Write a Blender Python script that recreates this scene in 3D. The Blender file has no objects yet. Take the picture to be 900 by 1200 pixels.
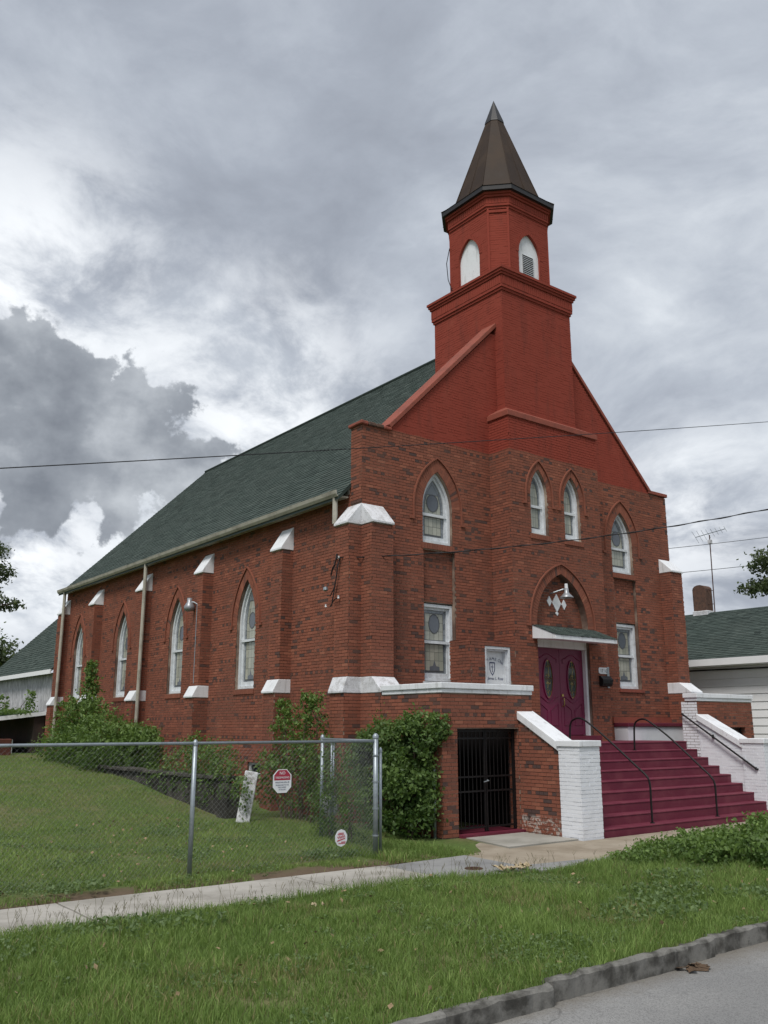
import bpy, bmesh, math, random
import numpy as np
from mathutils import Vector, Matrix, noise
random.seed(7); RNG = np.random.default_rng(7)
S = bpy.context.scene
COL = S.collection
R = math.radians

# ------------------------------------------------------------------ camera, sky, sun, exposure
cam_d = bpy.data.cameras.new('camera'); cam = bpy.data.objects.new('camera', cam_d); COL.objects.link(cam)
cam.location = (-11.368, -15.662, 2.0)
cam.rotation_euler = (R(90 + 13.53), 0, R(-37.45))
cam_d.sensor_fit = 'VERTICAL'; cam_d.sensor_height = 36; cam_d.lens = 36 * 1043 / 1200
cam_d.clip_start = 0.1; cam_d.clip_end = 3000
S.camera = cam
S.render.resolution_x = 768; S.render.resolution_y = 1024
S.view_settings.view_transform = 'Standard'; S.view_settings.look = 'None'
S.view_settings.gamma = 1; S.view_settings.exposure = 0.92

SUN_EL, SUN_AZ = 56, -122          # azimuth measured from +Y clockwise: behind the camera, to the left
sun_d = bpy.data.lights.new('sun', 'SUN'); sun = bpy.data.objects.new('sun', sun_d); COL.objects.link(sun)
sun_d.energy = 1.5; sun_d.angle = R(20); sun_d.color = (1, .96, .9)
sd = Vector((math.sin(R(SUN_AZ)) * math.cos(R(SUN_EL)), math.cos(R(SUN_AZ)) * math.cos(R(SUN_EL)), math.sin(R(SUN_EL))))
sun.rotation_euler = sd.to_track_quat('Z', 'Y').to_euler()

class NT:
    """small helper to write node trees"""
    def __init__(s, tree): s.t = tree; s.n = tree.nodes; s.l = tree.links
    def node(s, typ, **k):
        nd = s.n.new(typ)
        for a, b in k.items(): setattr(nd, a, b)
        return nd
    def put(s, sock, v):
        if isinstance(v, bpy.types.NodeSocket): s.l.new(v, sock)
        elif v is not None: sock.default_value = v
    def math(s, op, a, b=None, c=None, clamp=False):
        nd = s.node('ShaderNodeMath', operation=op, use_clamp=clamp)
        s.put(nd.inputs[0], a); s.put(nd.inputs[1], b); s.put(nd.inputs[2], c)
        return nd.outputs[0]
    def vmath(s, op, a, b=None):
        nd = s.node('ShaderNodeVectorMath', operation=op)
        s.put(nd.inputs[0], a); s.put(nd.inputs[1], b)
        return nd.outputs['Value'] if op in ('DOT_PRODUCT', 'LENGTH', 'DISTANCE') else nd.outputs[0]
    def noise(s, vec, scale, detail=4, rough=.55, w=None):
        nd = s.node('ShaderNodeTexNoise')
        if w is not None: nd.noise_dimensions = '4D'; nd.inputs['W'].default_value = w
        s.put(nd.inputs['Vector'], vec); nd.inputs['Scale'].default_value = scale
        nd.inputs['Detail'].default_value = detail; nd.inputs['Roughness'].default_value = rough
        return nd.outputs['Fac']
    def mix(s, f, a, b, mode='MIX'):
        nd = s.node('ShaderNodeMix', data_type='RGBA', blend_type=mode)
        s.put(nd.inputs[0], f); s.put(nd.inputs[6], a); s.put(nd.inputs[7], b)
        return nd.outputs[2]
    def ramp(s, f, stops, interp='LINEAR'):
        nd = s.node('ShaderNodeValToRGB'); cr = nd.color_ramp; cr.interpolation = interp
        while len(cr.elements) < len(stops): cr.elements.new(.5)
        for e, (p, c) in zip(cr.elements, stops):
            e.position = p; e.color = (c, c, c, 1) if not hasattr(c, '__len__') else (*c[:3], 1)
        s.put(nd.inputs[0], f); return nd.outputs[0]
    def smooth(s, v, lo, hi):
        nd = s.node('ShaderNodeMapRange', interpolation_type='SMOOTHSTEP')
        s.put(nd.inputs[0], v); nd.inputs[1].default_value = lo; nd.inputs[2].default_value = hi
        return nd.outputs[0]

SKY_W, SKY_C = 3.4, 4.6
def make_world():
    w = bpy.data.worlds.new('World'); S.world = w; w.use_nodes = True
    T = NT(w.node_tree); T.n.clear()
    out = T.node('ShaderNodeOutputWorld'); bg = T.node('ShaderNodeBackground')
    sky = T.node('ShaderNodeTexSky'); sky.sky_type = 'NISHITA'; sky.sun_disc = False
    sky.sun_elevation = R(SUN_EL); sky.sun_rotation = R(SUN_AZ)
    blue = T.mix(1.0, sky.outputs[0], (.10, .10, .10, 1), 'MULTIPLY')
    tc = T.node('ShaderNodeTexCoord'); d = T.vmath('NORMALIZE', tc.outputs['Generated'])
    sep = T.node('ShaderNodeSeparateXYZ'); T.put(sep.inputs[0], d)
    dz = T.math('MAXIMUM', sep.outputs[2], 0.0)
    k = T.math('DIVIDE', 1.0, T.math('ADD', dz, .42))
    cmb = T.node('ShaderNodeCombineXYZ')
    T.put(cmb.inputs[0], T.math('MULTIPLY', sep.outputs[0], k)); T.put(cmb.inputs[1], T.math('MULTIPLY', sep.outputs[1], k))
    T.put(cmb.inputs[2], T.math('MULTIPLY', dz, .8))
    p = cmb.outputs[0]
    warp = T.node('ShaderNodeTexNoise'); T.put(warp.inputs['Vector'], p); warp.inputs['Scale'].default_value = 1.6; warp.inputs['Detail'].default_value = 3
    pw = T.vmath('ADD', p, T.vmath('MULTIPLY', warp.outputs['Color'], (.35, .35, .35)))
    n1 = T.noise(pw, 2.3, 9, .58, SKY_W)
    n2 = T.noise(pw, 6.5, 9, .62, 3.1)
    v = T.math('ADD', T.math('MULTIPLY', n1, .74), T.math('MULTIPLY', n2, .26))
    # grey sheet of stratocumulus
    sheet = T.ramp(v, [(.33, (.168, .185, .218)), (.43, (.213, .234, .272)), (.50, (.265, .289, .328)), (.57, (.335, .360, .395)), (.67, (.47, .495, .52))])
    # a brighter opening low over the nave roof, and the grey cumulus in front of it
    def dirv(u, vv):
        f = Vector((0, 0, -1043.)); q = cam.rotation_euler.to_matrix() @ Vector((u - 450, 600 - vv, -1043.)); return q.normalized()
    for (u, vv, rad, am) in ((30, 330, .22, .8), (300, 470, .22, .75), (30, 640, .16, .8), (800, 620, .16, .6)):
        dist = T.vmath('DISTANCE', d, tuple(dirv(u, vv)))
        glow = T.math('MULTIPLY', T.math('SUBTRACT', 1.0, T.smooth(dist, .0, rad)), T.smooth(n2, .36, .60))
        sheet = T.mix(T.math('MULTIPLY', glow, am), sheet, (.60, .615, .63, 1))
    nz = T.math('ADD', T.math('MULTIPLY', T.noise(d, 9.0, 3, .5, SKY_C), .62), T.math('MULTIPLY', T.noise(d, 26.0, 8, .6, SKY_C + 3), .38))
    nzf = T.math('MULTIPLY', T.math('SUBTRACT', nz, .5), .36)
    masks = []
    for (u, vv, r) in ((-10, 500, .085), (85, 455, .058), (75, 500, .075), (160, 500, .060), (225, 540, .048), (40, 550, .085), (140, 560, .068)):
        dd = T.vmath('DISTANCE', d, tuple(dirv(u, vv)))
        masks.append(T.math('SUBTRACT', r, dd))
    m = masks[0]
    for q in masks[1:]: m = T.math('SMOOTH_MAX', m, q, .05)
    m = T.math('ADD', m, nzf)
    cm = T.smooth(m, -.002, .010)
    inner = T.noise(T.vmath('MULTIPLY', d, (1, 1, 1.4)), 10, 5, .55, 9.2)
    cum = T.ramp(T.math('ADD', T.math('MULTIPLY', inner, .7), T.math('MULTIPLY', T.smooth(m, .16, .0), .25)),
                 [(.25, (.088, .099, .117)), (.42, (.118, .131, .153)), (.55, (.170, .186, .210)), (.72, (.31, .33, .355))])
    sheet = T.mix(cm, sheet, cum)
    gap = T.math('MULTIPLY', T.smooth(T.noise(pw, 2.6, 5, .55, 6.4), .66, .74), .5)
    colr = T.mix(gap, sheet, blue)
    T.put(bg.inputs[0], colr); bg.inputs[1].default_value = 1.0
    T.l.new(bg.outputs[0], out.inputs[0])
make_world()

# ------------------------------------------------------------------ materials
MATS = {}
def mat(name, fn=None, **k):
    if name in MATS: return MATS[name]
    m = bpy.data.materials.new(name); m.use_nodes = True
    T = NT(m.node_tree); T.n.clear()
    out = T.node('ShaderNodeOutputMaterial'); b = T.node('ShaderNodeBsdfPrincipled')
    T.l.new(b.outputs[0], out.inputs[0])
    b.inputs['Roughness'].default_value = k.get('rough', .8)
    b.inputs['Metallic'].default_value = k.get('metal', 0)
    b.inputs['Specular IOR Level'].default_value = k.get('spec', .3)
    if 'col' in k: b.inputs['Base Color'].default_value = (*k['col'], 1)
    if fn: fn(T, b, out)
    MATS[name] = m; return m
def pos(T): return T.node('ShaderNodeNewGeometry').outputs['Position']
def attr(T, n): return T.node('ShaderNodeAttribute', attribute_name=n).outputs['Fac']
def bump(T, b, h, strength=.3, dist=.02):
    nd = T.node('ShaderNodeBump'); nd.inputs['Strength'].default_value = strength; nd.inputs['Distance'].default_value = dist
    T.put(nd.inputs['Height'], h); T.put(b.inputs['Normal'], nd.outputs[0])
def weathered(base, dirt, scale=3., amt=.5, bs=.25, fine=40.):
    def fn(T, b, out):
        p = pos(T)
        n = T.noise(p, scale, 6, .65); n2 = T.noise(p, fine, 4, .6)
        f = T.math('MULTIPLY', T.smooth(T.math('ADD', T.math('MULTIPLY', n, .7), T.math('MULTIPLY', n2, .3)), .42, .68), amt)
        T.put(b.inputs['Base Color'], T.mix(f, (*base, 1), (*dirt, 1)))
        if bs: bump(T, b, n2, bs, .01)
    return fn

PAINT = (.268, .056, .039)
def paint_mask(T):
    """red paint brushed over the upper brickwork: it stops at a line and leaves the two corner piers bare"""
    p = pos(T); sp = T.node('ShaderNodeSeparateXYZ'); T.put(sp.inputs[0], p)
    zz = T.math('ADD', sp.outputs[2], T.math('MULTIPLY', T.noise(p, 2.2, 3), .10))
    m = T.smooth(zz, 8.79, 8.83)
    m = T.math('MULTIPLY', m, T.math('GREATER_THAN', sp.outputs[0], .84))
    m = T.math('MULTIPLY', m, T.math('LESS_THAN', sp.outputs[0], 10.72))
    return m, p
def f_brick(T, b, out):
    m, p = paint_mask(T)
    t = attr(T, 'tone')
    c = T.ramp(t, [(.0, (.085, .060, .056)), (.07, (.115, .066, .055)), (.12, (.188, .078, .055)), (.45, (.240, .090, .060)), (.8, (.278, .104, .068)), (1, (.325, .130, .084))])
    big = T.noise(p, .55, 4, .6); fine = T.noise(p, 60, 3, .6)
    c = T.mix(T.math('MULTIPLY', T.smooth(big, .42, .68), .38), c, (.160, .070, .052, 1))
    c = T.mix(T.math('MULTIPLY', T.smooth(T.noise(T.vmath('MULTIPLY', p, (1, 1, .2)), 1.9, 6, .65, 3.), .52, .70), .28), c, (.115, .060, .048, 1))
    c = T.mix(T.math('MULTIPLY', T.smooth(fine, .5, .75), .25), c, (.10, .050, .04, 1))
    pn = T.noise(p, 1.3, 5, .65)
    pc = T.mix(T.math('MULTIPLY', T.smooth(pn, .42, .72), .55), (*PAINT, 1), (.245, .054, .038, 1))
    pc = T.mix(T.math('MULTIPLY', T.smooth(T.noise(p, 9, 5, .7, 2.), .60, .72), .30), pc, (.115, .048, .038, 1))
    run = T.noise(T.vmath('MULTIPLY', p, (1, 1, .16)), 3.2, 6, .62, 5.)
    pc = T.mix(T.math('MULTIPLY', T.smooth(run, .50, .70), .45), pc, (.125, .040, .032, 1))
    pc = T.mix(T.math('MULTIPLY', T.smooth(T.noise(p, 2.1, 6, .7, 8.), .56, .72), .30), pc, (.320, .095, .062, 1))
    T.put(b.inputs['Base Color'], T.mix(T.math('MULTIPLY', m, .96), c, pc))
    sp = T.node('ShaderNodeSeparateXYZ'); T.put(sp.inputs[0], p)
    foot = T.math('MULTIPLY', T.math('MULTIPLY', T.math('LESS_THAN', sp.outputs[1], -2.64), T.math('LESS_THAN', T.math('ABSOLUTE', T.math('SUBTRACT', sp.outputs[0], 2.04)), .06)), T.math('SUBTRACT', 1.0, T.smooth(sp.outputs[2], .26, .34)))
    foot = T.math('MULTIPLY', foot, T.smooth(T.noise(p, 11, 5, .7, 4.), .46, .56))
    lk = b.inputs['Base Color'].links[0].from_socket
    T.put(b.inputs['Base Color'], T.mix(T.math('MULTIPLY', foot, .8), lk, (.50, .46, .42, 1)))
    bump(T, b, fine, .35, .006)
def f_mortar(T, b, out):
    m, p = paint_mask(T)
    n = T.noise(p, 1.1, 4, .6); n2 = T.noise(p, 25, 4, .6)
    c = T.mix(T.smooth(n, .40, .66), (.120, .078, .063, 1), (.42, .33, .26, 1))
    c = T.mix(T.math('MULTIPLY', n2, .4), c, (.13, .09, .075, 1))
    T.put(b.inputs['Base Color'], T.mix(T.math('MULTIPLY', m, .95), c, (.262, .056, .039, 1)))
def f_brick_plain(T, b, out):
    p = pos(T)
    n = T.noise(p, 14, 4); n2 = T.noise(p, .8, 4)
    T.put(b.inputs['Base Color'], T.mix(n, T.mix(n2, (.10, .032, .022, 1), (.19, .055, .032, 1)), (.06, .03, .025, 1)))
def f_whitewash_brick(T, b, out):
    p = pos(T); t = attr(T, 'tone'); n = T.noise(p, 3, 5, .6); n2 = T.noise(p, 45, 3)
    c = T.mix(T.math('MULTIPLY', T.smooth(n, .45, .75), .35), (.74, .76, .80, 1), (.55, .57, .60, 1))
    c = T.mix(T.math('MULTIPLY', t, .12), c, (.5, .52, .55, 1))
    T.put(b.inputs['Base Color'], c); bump(T, b, n2, .3, .006)
def f_shingle(T, b, out):
    p = pos(T); t = attr(T, 'tone')
    c = T.ramp(t, [(0, (.042, .056, .051)), (.5, (.066, .088, .079)), (1, (.096, .120, .108))])
    n = T.noise(p, .6, 5, .6); g = T.noise(p, 180, 2)
    c = T.mix(T.math('MULTIPLY', T.smooth(n, .4, .75), .4), c, (.075, .088, .080, 1))
    c = T.mix(T.math('MULTIPLY', g, .5), c, (.030, .043, .038, 1))
    T.put(b.inputs['Base Color'], c); bump(T, b, g, .4, .004)
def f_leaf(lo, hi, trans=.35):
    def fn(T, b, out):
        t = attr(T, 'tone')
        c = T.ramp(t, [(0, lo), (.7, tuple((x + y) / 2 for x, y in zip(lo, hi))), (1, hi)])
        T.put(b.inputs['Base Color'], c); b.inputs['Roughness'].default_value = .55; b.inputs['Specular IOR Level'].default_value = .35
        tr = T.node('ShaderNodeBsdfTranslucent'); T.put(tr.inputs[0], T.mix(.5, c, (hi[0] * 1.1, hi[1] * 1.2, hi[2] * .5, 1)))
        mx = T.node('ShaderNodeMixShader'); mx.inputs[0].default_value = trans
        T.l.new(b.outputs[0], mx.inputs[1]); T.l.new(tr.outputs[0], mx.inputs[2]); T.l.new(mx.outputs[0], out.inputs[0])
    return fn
def f_blade(lo, hi, straw=(.30, .255, .13)):
    def fn(T, b, out):
        t = attr(T, 'tone'); mid = tuple((x + y) / 2 for x, y in zip(lo, hi))
        c = T.ramp(t, [(0, lo), (.55, mid), (.90, hi), (.94, straw)])
        T.put(b.inputs['Base Color'], c); b.inputs['Roughness'].default_value = .6; b.inputs['Specular IOR Level'].default_value = .25
        tr = T.node('ShaderNodeBsdfTranslucent'); T.put(tr.inputs[0], T.mix(.4, c, (hi[0] * 1.1, hi[1] * 1.15, hi[2] * .6, 1)))
        mx = T.node('ShaderNodeMixShader'); mx.inputs[0].default_value = .35
        T.l.new(b.outputs[0], mx.inputs[1]); T.l.new(tr.outputs[0], mx.inputs[2]); T.l.new(mx.outputs[0], out.inputs[0])
    return fn
def f_ground(T, b, out):
    p = pos(T); n = T.noise(p, .7, 5, .6); n2 = T.noise(p, 12, 5, .65)
    c = T.mix(T.smooth(n, .4, .65), (.095, .142, .042, 1), (.150, .150, .070, 1))
    c = T.mix(T.math('MULTIPLY', T.smooth(n2, .4, .7), .6), c, (.052, .066, .026, 1))
    sp = T.node('ShaderNodeSeparateXYZ'); T.put(sp.inputs[0], p)
    edge = T.math('MULTIPLY', T.smooth(sp.outputs[1], -4.9, -4.55), T.math('SUBTRACT', 1.0, T.smooth(T.math('ADD', sp.outputs[1], T.math('MULTIPLY', n2, .5)), -4.1, -3.7)))
    c = T.mix(edge, c, T.mix(n2, (.085, .062, .042, 1), (.155, .118, .085, 1)))
    T.put(b.inputs['Base Color'], c); bump(T, b, n2, .6, .03)
def f_concrete(base, dark, sc=1.2):
    def fn(T, b, out):
        p = pos(T); n = T.noise(p, sc, 6, .62); n2 = T.noise(p, 70, 3, .6); n3 = T.noise(p, 9, 5, .7, 4.)
        c = T.mix(T.smooth(n, .38, .66), (*base, 1), (*dark, 1))
        c = T.mix(T.math('MULTIPLY', T.smooth(n3, .55, .72), .5), c, tuple(x * .62 for x in dark) + (1,))
        c = T.mix(T.math('MULTIPLY', T.smooth(n2, .5, .8), .25), c, tuple(x * .7 for x in dark) + (1,))
        T.put(b.inputs['Base Color'], c); bump(T, b, T.math('ADD', n2, T.math('MULTIPLY', n3, .6)), .4, .008)
    return fn
def f_asphalt(T, b, out):
    p = pos(T); n = T.noise(p, .5, 5, .6); n2 = T.noise(p, 75, 3, .65); n3 = T.noise(p, 7, 5, .7)
    c = T.mix(T.smooth(n, .35, .7), (.215, .215, .212, 1), (.285, .283, .275, 1))
    c = T.mix(T.math('MULTIPLY', T.smooth(n2, .46, .62), .6), c, (.11, .11, .11, 1))
    c = T.mix(T.math('MULTIPLY', T.smooth(n3, .6, .75), .4), c, (.12, .12, .125, 1))
    wn = T.node('ShaderNodeTexNoise'); T.put(wn.inputs['Vector'], p); wn.inputs['Scale'].default_value = .9; wn.inputs['Detail'].default_value = 6
    vo = T.node('ShaderNodeTexVoronoi', feature='DISTANCE_TO_EDGE'); T.put(vo.inputs['Vector'], T.vmath('ADD', p, T.vmath('MULTIPLY', wn.outputs['Color'], (1.6, 1.6, 0)))); vo.inputs['Scale'].default_value = .16
    crack = T.math('SUBTRACT', 1.0, T.smooth(T.math('ADD', vo.outputs['Distance'], T.math('MULTIPLY', n3, .02)), .009, .015))
    c = T.mix(T.math('MULTIPLY', crack, .5), c, (.05, .05, .05, 1))
    sp = T.node('ShaderNodeSeparateXYZ'); T.put(sp.inputs[0], p)
    grit = T.math('MULTIPLY', T.smooth(T.math('ADD', sp.outputs[1], T.math('MULTIPLY', n3, .5)), -10.35, -9.9), .6)
    c = T.mix(grit, c, (.15, .13, .10, 1))
    T.put(b.inputs['Base Color'], c); bump(T, b, n2, .8, .008)
def f_boards(T, b, out):
    p = pos(T); mp = T.vmath('MULTIPLY', p, (1, 3.0, .55)); n = T.noise(mp, 4, 6, .7); n2 = T.noise(T.vmath('MULTIPLY', p, (1, 14, 1.2)), 3, 5, .7, 2.)
    c = T.mix(T.smooth(n, .40, .62), (.36, .36, .37, 1), (.68, .68, .70, 1))
    c = T.mix(T.math('MULTIPLY', T.smooth(n2, .45, .7), .6), c, (.19, .19, .20, 1))
    T.put(b.inputs['Base Color'], c)
def f_copper(T, b, out):
    p = pos(T); n = T.noise(p, 1.4, 5, .6)
    T.put(b.inputs['Base Color'], T.mix(T.smooth(n, .35, .7), (.034, .022, .0155, 1), (.054, .036, .025, 1)))
    T.put(b.inputs['Roughness'], T.math('ADD', .5, T.math('MULTIPLY', n, .25)))
def f_redfloor(T, b, out):
    p = pos(T); n = T.noise(p, 1.8, 6, .65); n2 = T.noise(p, 30, 4, .6)
    c = T.mix(T.smooth(n, .4, .7), (.124, .016, .035, 1), (.162, .034, .052, 1))
    c = T.mix(T.math('MULTIPLY', T.smooth(n2, .55, .75), .35), c, (.20, .06, .075, 1))
    c = T.mix(T.math('MULTIPLY', T.smooth(T.noise(p, 4.5, 6, .7, 3.), .60, .68), .35), c, (.07, .022, .028, 1))
    c = T.mix(T.smooth(T.noise(p, 13, 6, .75, 6.), .70, .73), c, (.24, .20, .18, 1))
    T.put(b.inputs['Base Color'], c)
def f_glass(lo, hi):
    def fn(T, b, out):
        t = attr(T, 'tone'); p = pos(T); n = T.noise(p, 18, 4)
        c = T.mix(t, (*lo, 1), (*hi, 1)); c = T.mix(T.math('MULTIPLY', n, .5), c, tuple(x * .6 for x in lo) + (1,))
        T.put(b.inputs['Base Color'], c)
    return fn

M_brick = mat('brick_red', f_brick, rough=.92, spec=.08)
M_mort = mat('mortar', f_mortar, rough=.95, spec=.1)
M_plain = mat('brick_plain', f_brick_plain, rough=.9)
def f_white(T, b, out):
    p = pos(T); n = T.noise(p, 2.5, 6, .65); run = T.noise(T.vmath('MULTIPLY', p, (1, 1, .15)), 9, 5, .65, 2.); chip = T.noise(p, 16, 5, .7, 7.); n2 = T.noise(p, 45, 4)
    c = T.mix(T.math('MULTIPLY', T.smooth(n, .42, .7), .35), (.74, .76, .79, 1), (.52, .53, .54, 1))
    c = T.mix(T.math('MULTIPLY', T.smooth(run, .52, .70), .45), c, (.34, .34, .33, 1))
    c = T.mix(T.math('MULTIPLY', T.smooth(chip, .64, .69), .7), c, (.25, .22, .20, 1))
    T.put(b.inputs['Base Color'], c); bump(T, b, n2, .3, .01)
M_white = mat('white_paint', f_white, rough=.6)
M_capold = mat('old_white_cap', weathered((.66, .67, .70), (.28, .27, .26), 5., .75, .6), rough=.75)
M_frame = mat('window_white', weathered((.66, .69, .72), (.36, .37, .38), 6., .6, .2), rough=.55)
M_wbrick = mat('whitewashed_brick', f_whitewash_brick, rough=.75)
M_shing = mat('green_shingle', f_shingle, rough=.95, spec=.15)
M_cream = mat('cream_gutter', weathered((.42, .40, .34), (.17, .155, .125), 2.2, .75, .1), rough=.5)
M_cope = mat('painted_coping', weathered((.27, .075, .05), (.12, .045, .035), 3., .6, .4), rough=.8)
M_copper = mat('dark_metal_roof', f_copper, metal=.0, rough=.6, spec=.15)
M_fascia = mat('dark_fascia', weathered((.022, .022, .025), (.05, .045, .04), 3., .4, .1), rough=.5)
M_red = mat('maroon_floor_paint', f_redfloor, rough=.6)
M_door = mat('maroon_door', weathered((.150, .010, .050), (.118, .014, .042), 4., .4, 0), rough=.38, spec=.4)
M_black = mat('black_iron', weathered((.007, .007, .008), (.02, .017, .015), 8., .4, .1), rough=.5)
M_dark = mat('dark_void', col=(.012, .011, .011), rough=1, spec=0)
M_steel = mat('galvanised', weathered((.33, .37, .40), (.20, .23, .25), 9., .6, .1), rough=.45, metal=.6)
M_gpale = mat('stained_glass_pale', f_glass((.31, .32, .27), (.50, .50, .42)), rough=.08, spec=.6)
M_gborder = mat('stained_glass_border', f_glass((.16, .18, .205), (.29, .32, .34)), rough=.08, spec=.6)
M_gdark = mat('stained_glass_dark', f_glass((.11, .125, .15), (.17, .185, .205)), rough=.12, spec=.5)
M_lead = mat('lead_came', col=(.09, .095, .10), rough=.5)
M_gdoor = mat('door_glass', col=(.02, .03, .028), rough=.08, spec=.6)
M_brass = mat('brass', col=(.45, .33, .12), metal=.9, rough=.35)
M_wire = mat('wire_black', col=(.015, .015, .017), rough=.6)
M_ink = mat('ink_navy', col=(.05, .06, .13), rough=.7)
M_inkred = mat('ink_red', col=(.42, .02, .04), rough=.5)
M_signw = mat('sign_white', weathered((.72, .74, .76), (.55, .56, .57), 12., .4, 0), rough=.45)
M_signr = mat('sign_red', weathered((.36, .03, .06), (.30, .05, .07), 12., .4, 0), rough=.45)
M_ground = mat('soil_and_turf', f_ground, rough=1, spec=.05)
M_walk = mat('sidewalk_concrete', f_concrete((.40, .38, .345), (.28, .265, .235)), rough=.9, spec=.15)
M_apron = mat('grey_concrete', f_concrete((.265, .265, .26), (.20, .20, .20)), rough=.9, spec=.15)
M_tan = mat('tan_concrete', f_concrete((.34, .295, .235), (.245, .205, .155), .9), rough=.95, spec=.1)
M_pale = mat('pale_concrete', f_concrete((.36, .345, .31), (.26, .25, .22)), rough=.9, spec=.15)
M_kerb = mat('old_kerb', f_concrete((.20, .195, .18), (.06, .058, .052), 4.), rough=.95, spec=.1)
M_oldconc = mat('mossy_concrete', f_concrete((.085, .08, .07), (.035, .034, .03), 3.), rough=.95, spec=.1)
M_asph = mat('asphalt', f_asphalt, rough=.9, spec=.2)
M_boards = mat('weathered_boards', f_boards, rough=.9, spec=.1)
M_siding = mat('white_siding', weathered((.82, .83, .84), (.68, .69, .70), 1.2, .4, 0), rough=.6)
M_bark = mat('bark', weathered((.11, .085, .065), (.05, .04, .03), 9., .7, .6), rough=.95)
M_leafA = mat('leaf_shrub', f_leaf((.050, .098, .024), (.215, .320, .085)))
M_leafB = mat('leaf_ivy', f_leaf((.040, .084, .022), (.195, .290, .078)))
M_leafC = mat('leaf_tree', f_leaf((.040, .060, .026), (.125, .165, .065), .3))
M_leafD = mat('leaf_weed', f_leaf((.075, .125, .045), (.21, .29, .12)))
M_grass = mat('grass_blades', f_blade((.090, .152, .036), (.275, .385, .110)))
M_lawn = mat('lawn_blades', f_blade((.104, .170, .042), (.285, .385, .118)))
M_dry = mat('dry_leaves', weathered((.30, .22, .13), (.12, .075, .045), 14., .8, .5), rough=.95)
M_cardb = mat('torn_cardboard', weathered((.46, .38, .25), (.20, .14, .08), 16., .8, .4), rough=.95)
M_rust = mat('rust', weathered((.075, .035, .025), (.035, .02, .018), 20., .7, .4), rough=.8)
M_cream2 = mat('cream_post', weathered((.42, .39, .30), (.24, .22, .17), 4., .5, .1), rough=.7)
M_chim = mat('chimney_brick', weathered((.13, .075, .055), (.05, .038, .035), 9., .8, .5), rough=.95)

# ------------------------------------------------------------------ mesh helpers
def link(o, parent=None):
    COL.objects.link(o)
    if parent is not None: o.parent = parent
    return o
def tag(o, label, cat=None, group=None):
    o['label'] = label
    if cat: o['category'] = cat
    if group: o['group'] = group
    return o
def thing(name, label, cat, loc=(0, 0, 0), group=None):
    o = bpy.data.objects.new(name, None); o.location = loc; o.empty_display_size = .2; link(o)
    return tag(o, label, cat, group)
def structure(o): o['kind'] = 'structure'; return o
def stuff(o): o['kind'] = 'stuff'; return o

class MB:
    def __init__(s): s.v = []; s.f = []; s.t = []
    def face(s, pts, tone=None):
        n = len(s.v); s.v += [tuple(p) for p in pts]; s.f.append(tuple(range(n, n + len(pts)))); s.t.append(.5 if tone is None else tone)
    def solid(s, bot, top, tone=None):
        """closed prism between two loops of equal length"""
        n = len(s.v); k = len(bot); s.v += [tuple(p) for p in bot] + [tuple(p) for p in top]
        s.f.append(tuple(range(n + k - 1, n - 1, -1))); s.f.append(tuple(range(n + k, n + 2 * k)))
        for i in range(k):
            j = (i + 1) % k; s.f.append((n + i, n + j, n + k + j, n + k + i))
        s.t += [.5 if tone is None else tone] * (k + 2)
    def box(s, x0, x1, y0, y1, z0, z1, tone=None):
        s.solid([(x0, y0, z0), (x1, y0, z0), (x1, y1, z0), (x0, y1, z0)], [(x0, y0, z1), (x1, y0, z1), (x1, y1, z1), (x0, y1, z1)], tone)
    def tube(s, pts, r, n=6, caps=True):
        P = [Vector(p) for p in pts]; rings = []
        rr = r if hasattr(r, '__len__') else [r] * len(P)
        for i, p in enumerate(P):
            a = P[max(i - 1, 0)]; b = P[min(i + 1, len(P) - 1)]; d = (b - a).normalized()
            ref = Vector((0, 0, 1)) if abs(d.z) < .9 else Vector((1, 0, 0))
            u = d.cross(ref).normalized(); w = d.cross(u)
            rings.append([p + (u * math.cos(2 * math.pi * k / n) + w * math.sin(2 * math.pi * k / n)) * rr[i] for k in range(n)])
        base = len(s.v)
        for rg in rings: s.v += [tuple(q) for q in rg]
        for i in range(len(P) - 1):
            for k in range(n):
                a = base + i * n + k; b = base + i * n + (k + 1) % n
                s.f.append((a, b, b + n, a + n)); s.t.append(.5)
        if caps:
            s.f.append(tuple(base + k for k in range(n - 1, -1, -1))); s.f.append(tuple(base + (len(P) - 1) * n + k for k in range(n))); s.t += [.5, .5]
    def lathe(s, prof, c, n=20, axis='Z'):
        base = len(s.v)
        for (r, h) in prof:
            for k in range(n):
                a = 2 * math.pi * k / n
                q = (r * math.cos(a), r * math.sin(a), h) if axis == 'Z' else (r * math.cos(a), h, r * math.sin(a))
                s.v.append((c[0] + q[0], c[1] + q[1], c[2] + q[2]))
        for i in range(len(prof) - 1):
            for k in range(n):
                a = base + i * n + k; b = base + i * n + (k + 1) % n
                s.f.append((a, b, b + n, a + n)); s.t.append(.5)
    def build(s, name, m, parent=None, smooth=False, tone=False):
        me = bpy.data.meshes.new(name); me.from_pydata(s.v, [], s.f); me.update()
        if tone:
            at = me.attributes.new('tone', 'FLOAT', 'FACE'); at.data.foreach_set('value', np.array(s.t, dtype=np.float32))
        if smooth: me.polygons.foreach_set('use_smooth', [True] * len(me.polygons))
        me.materials.append(m)
        o = bpy.data.objects.new(name, me); link(o, parent); return o

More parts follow.
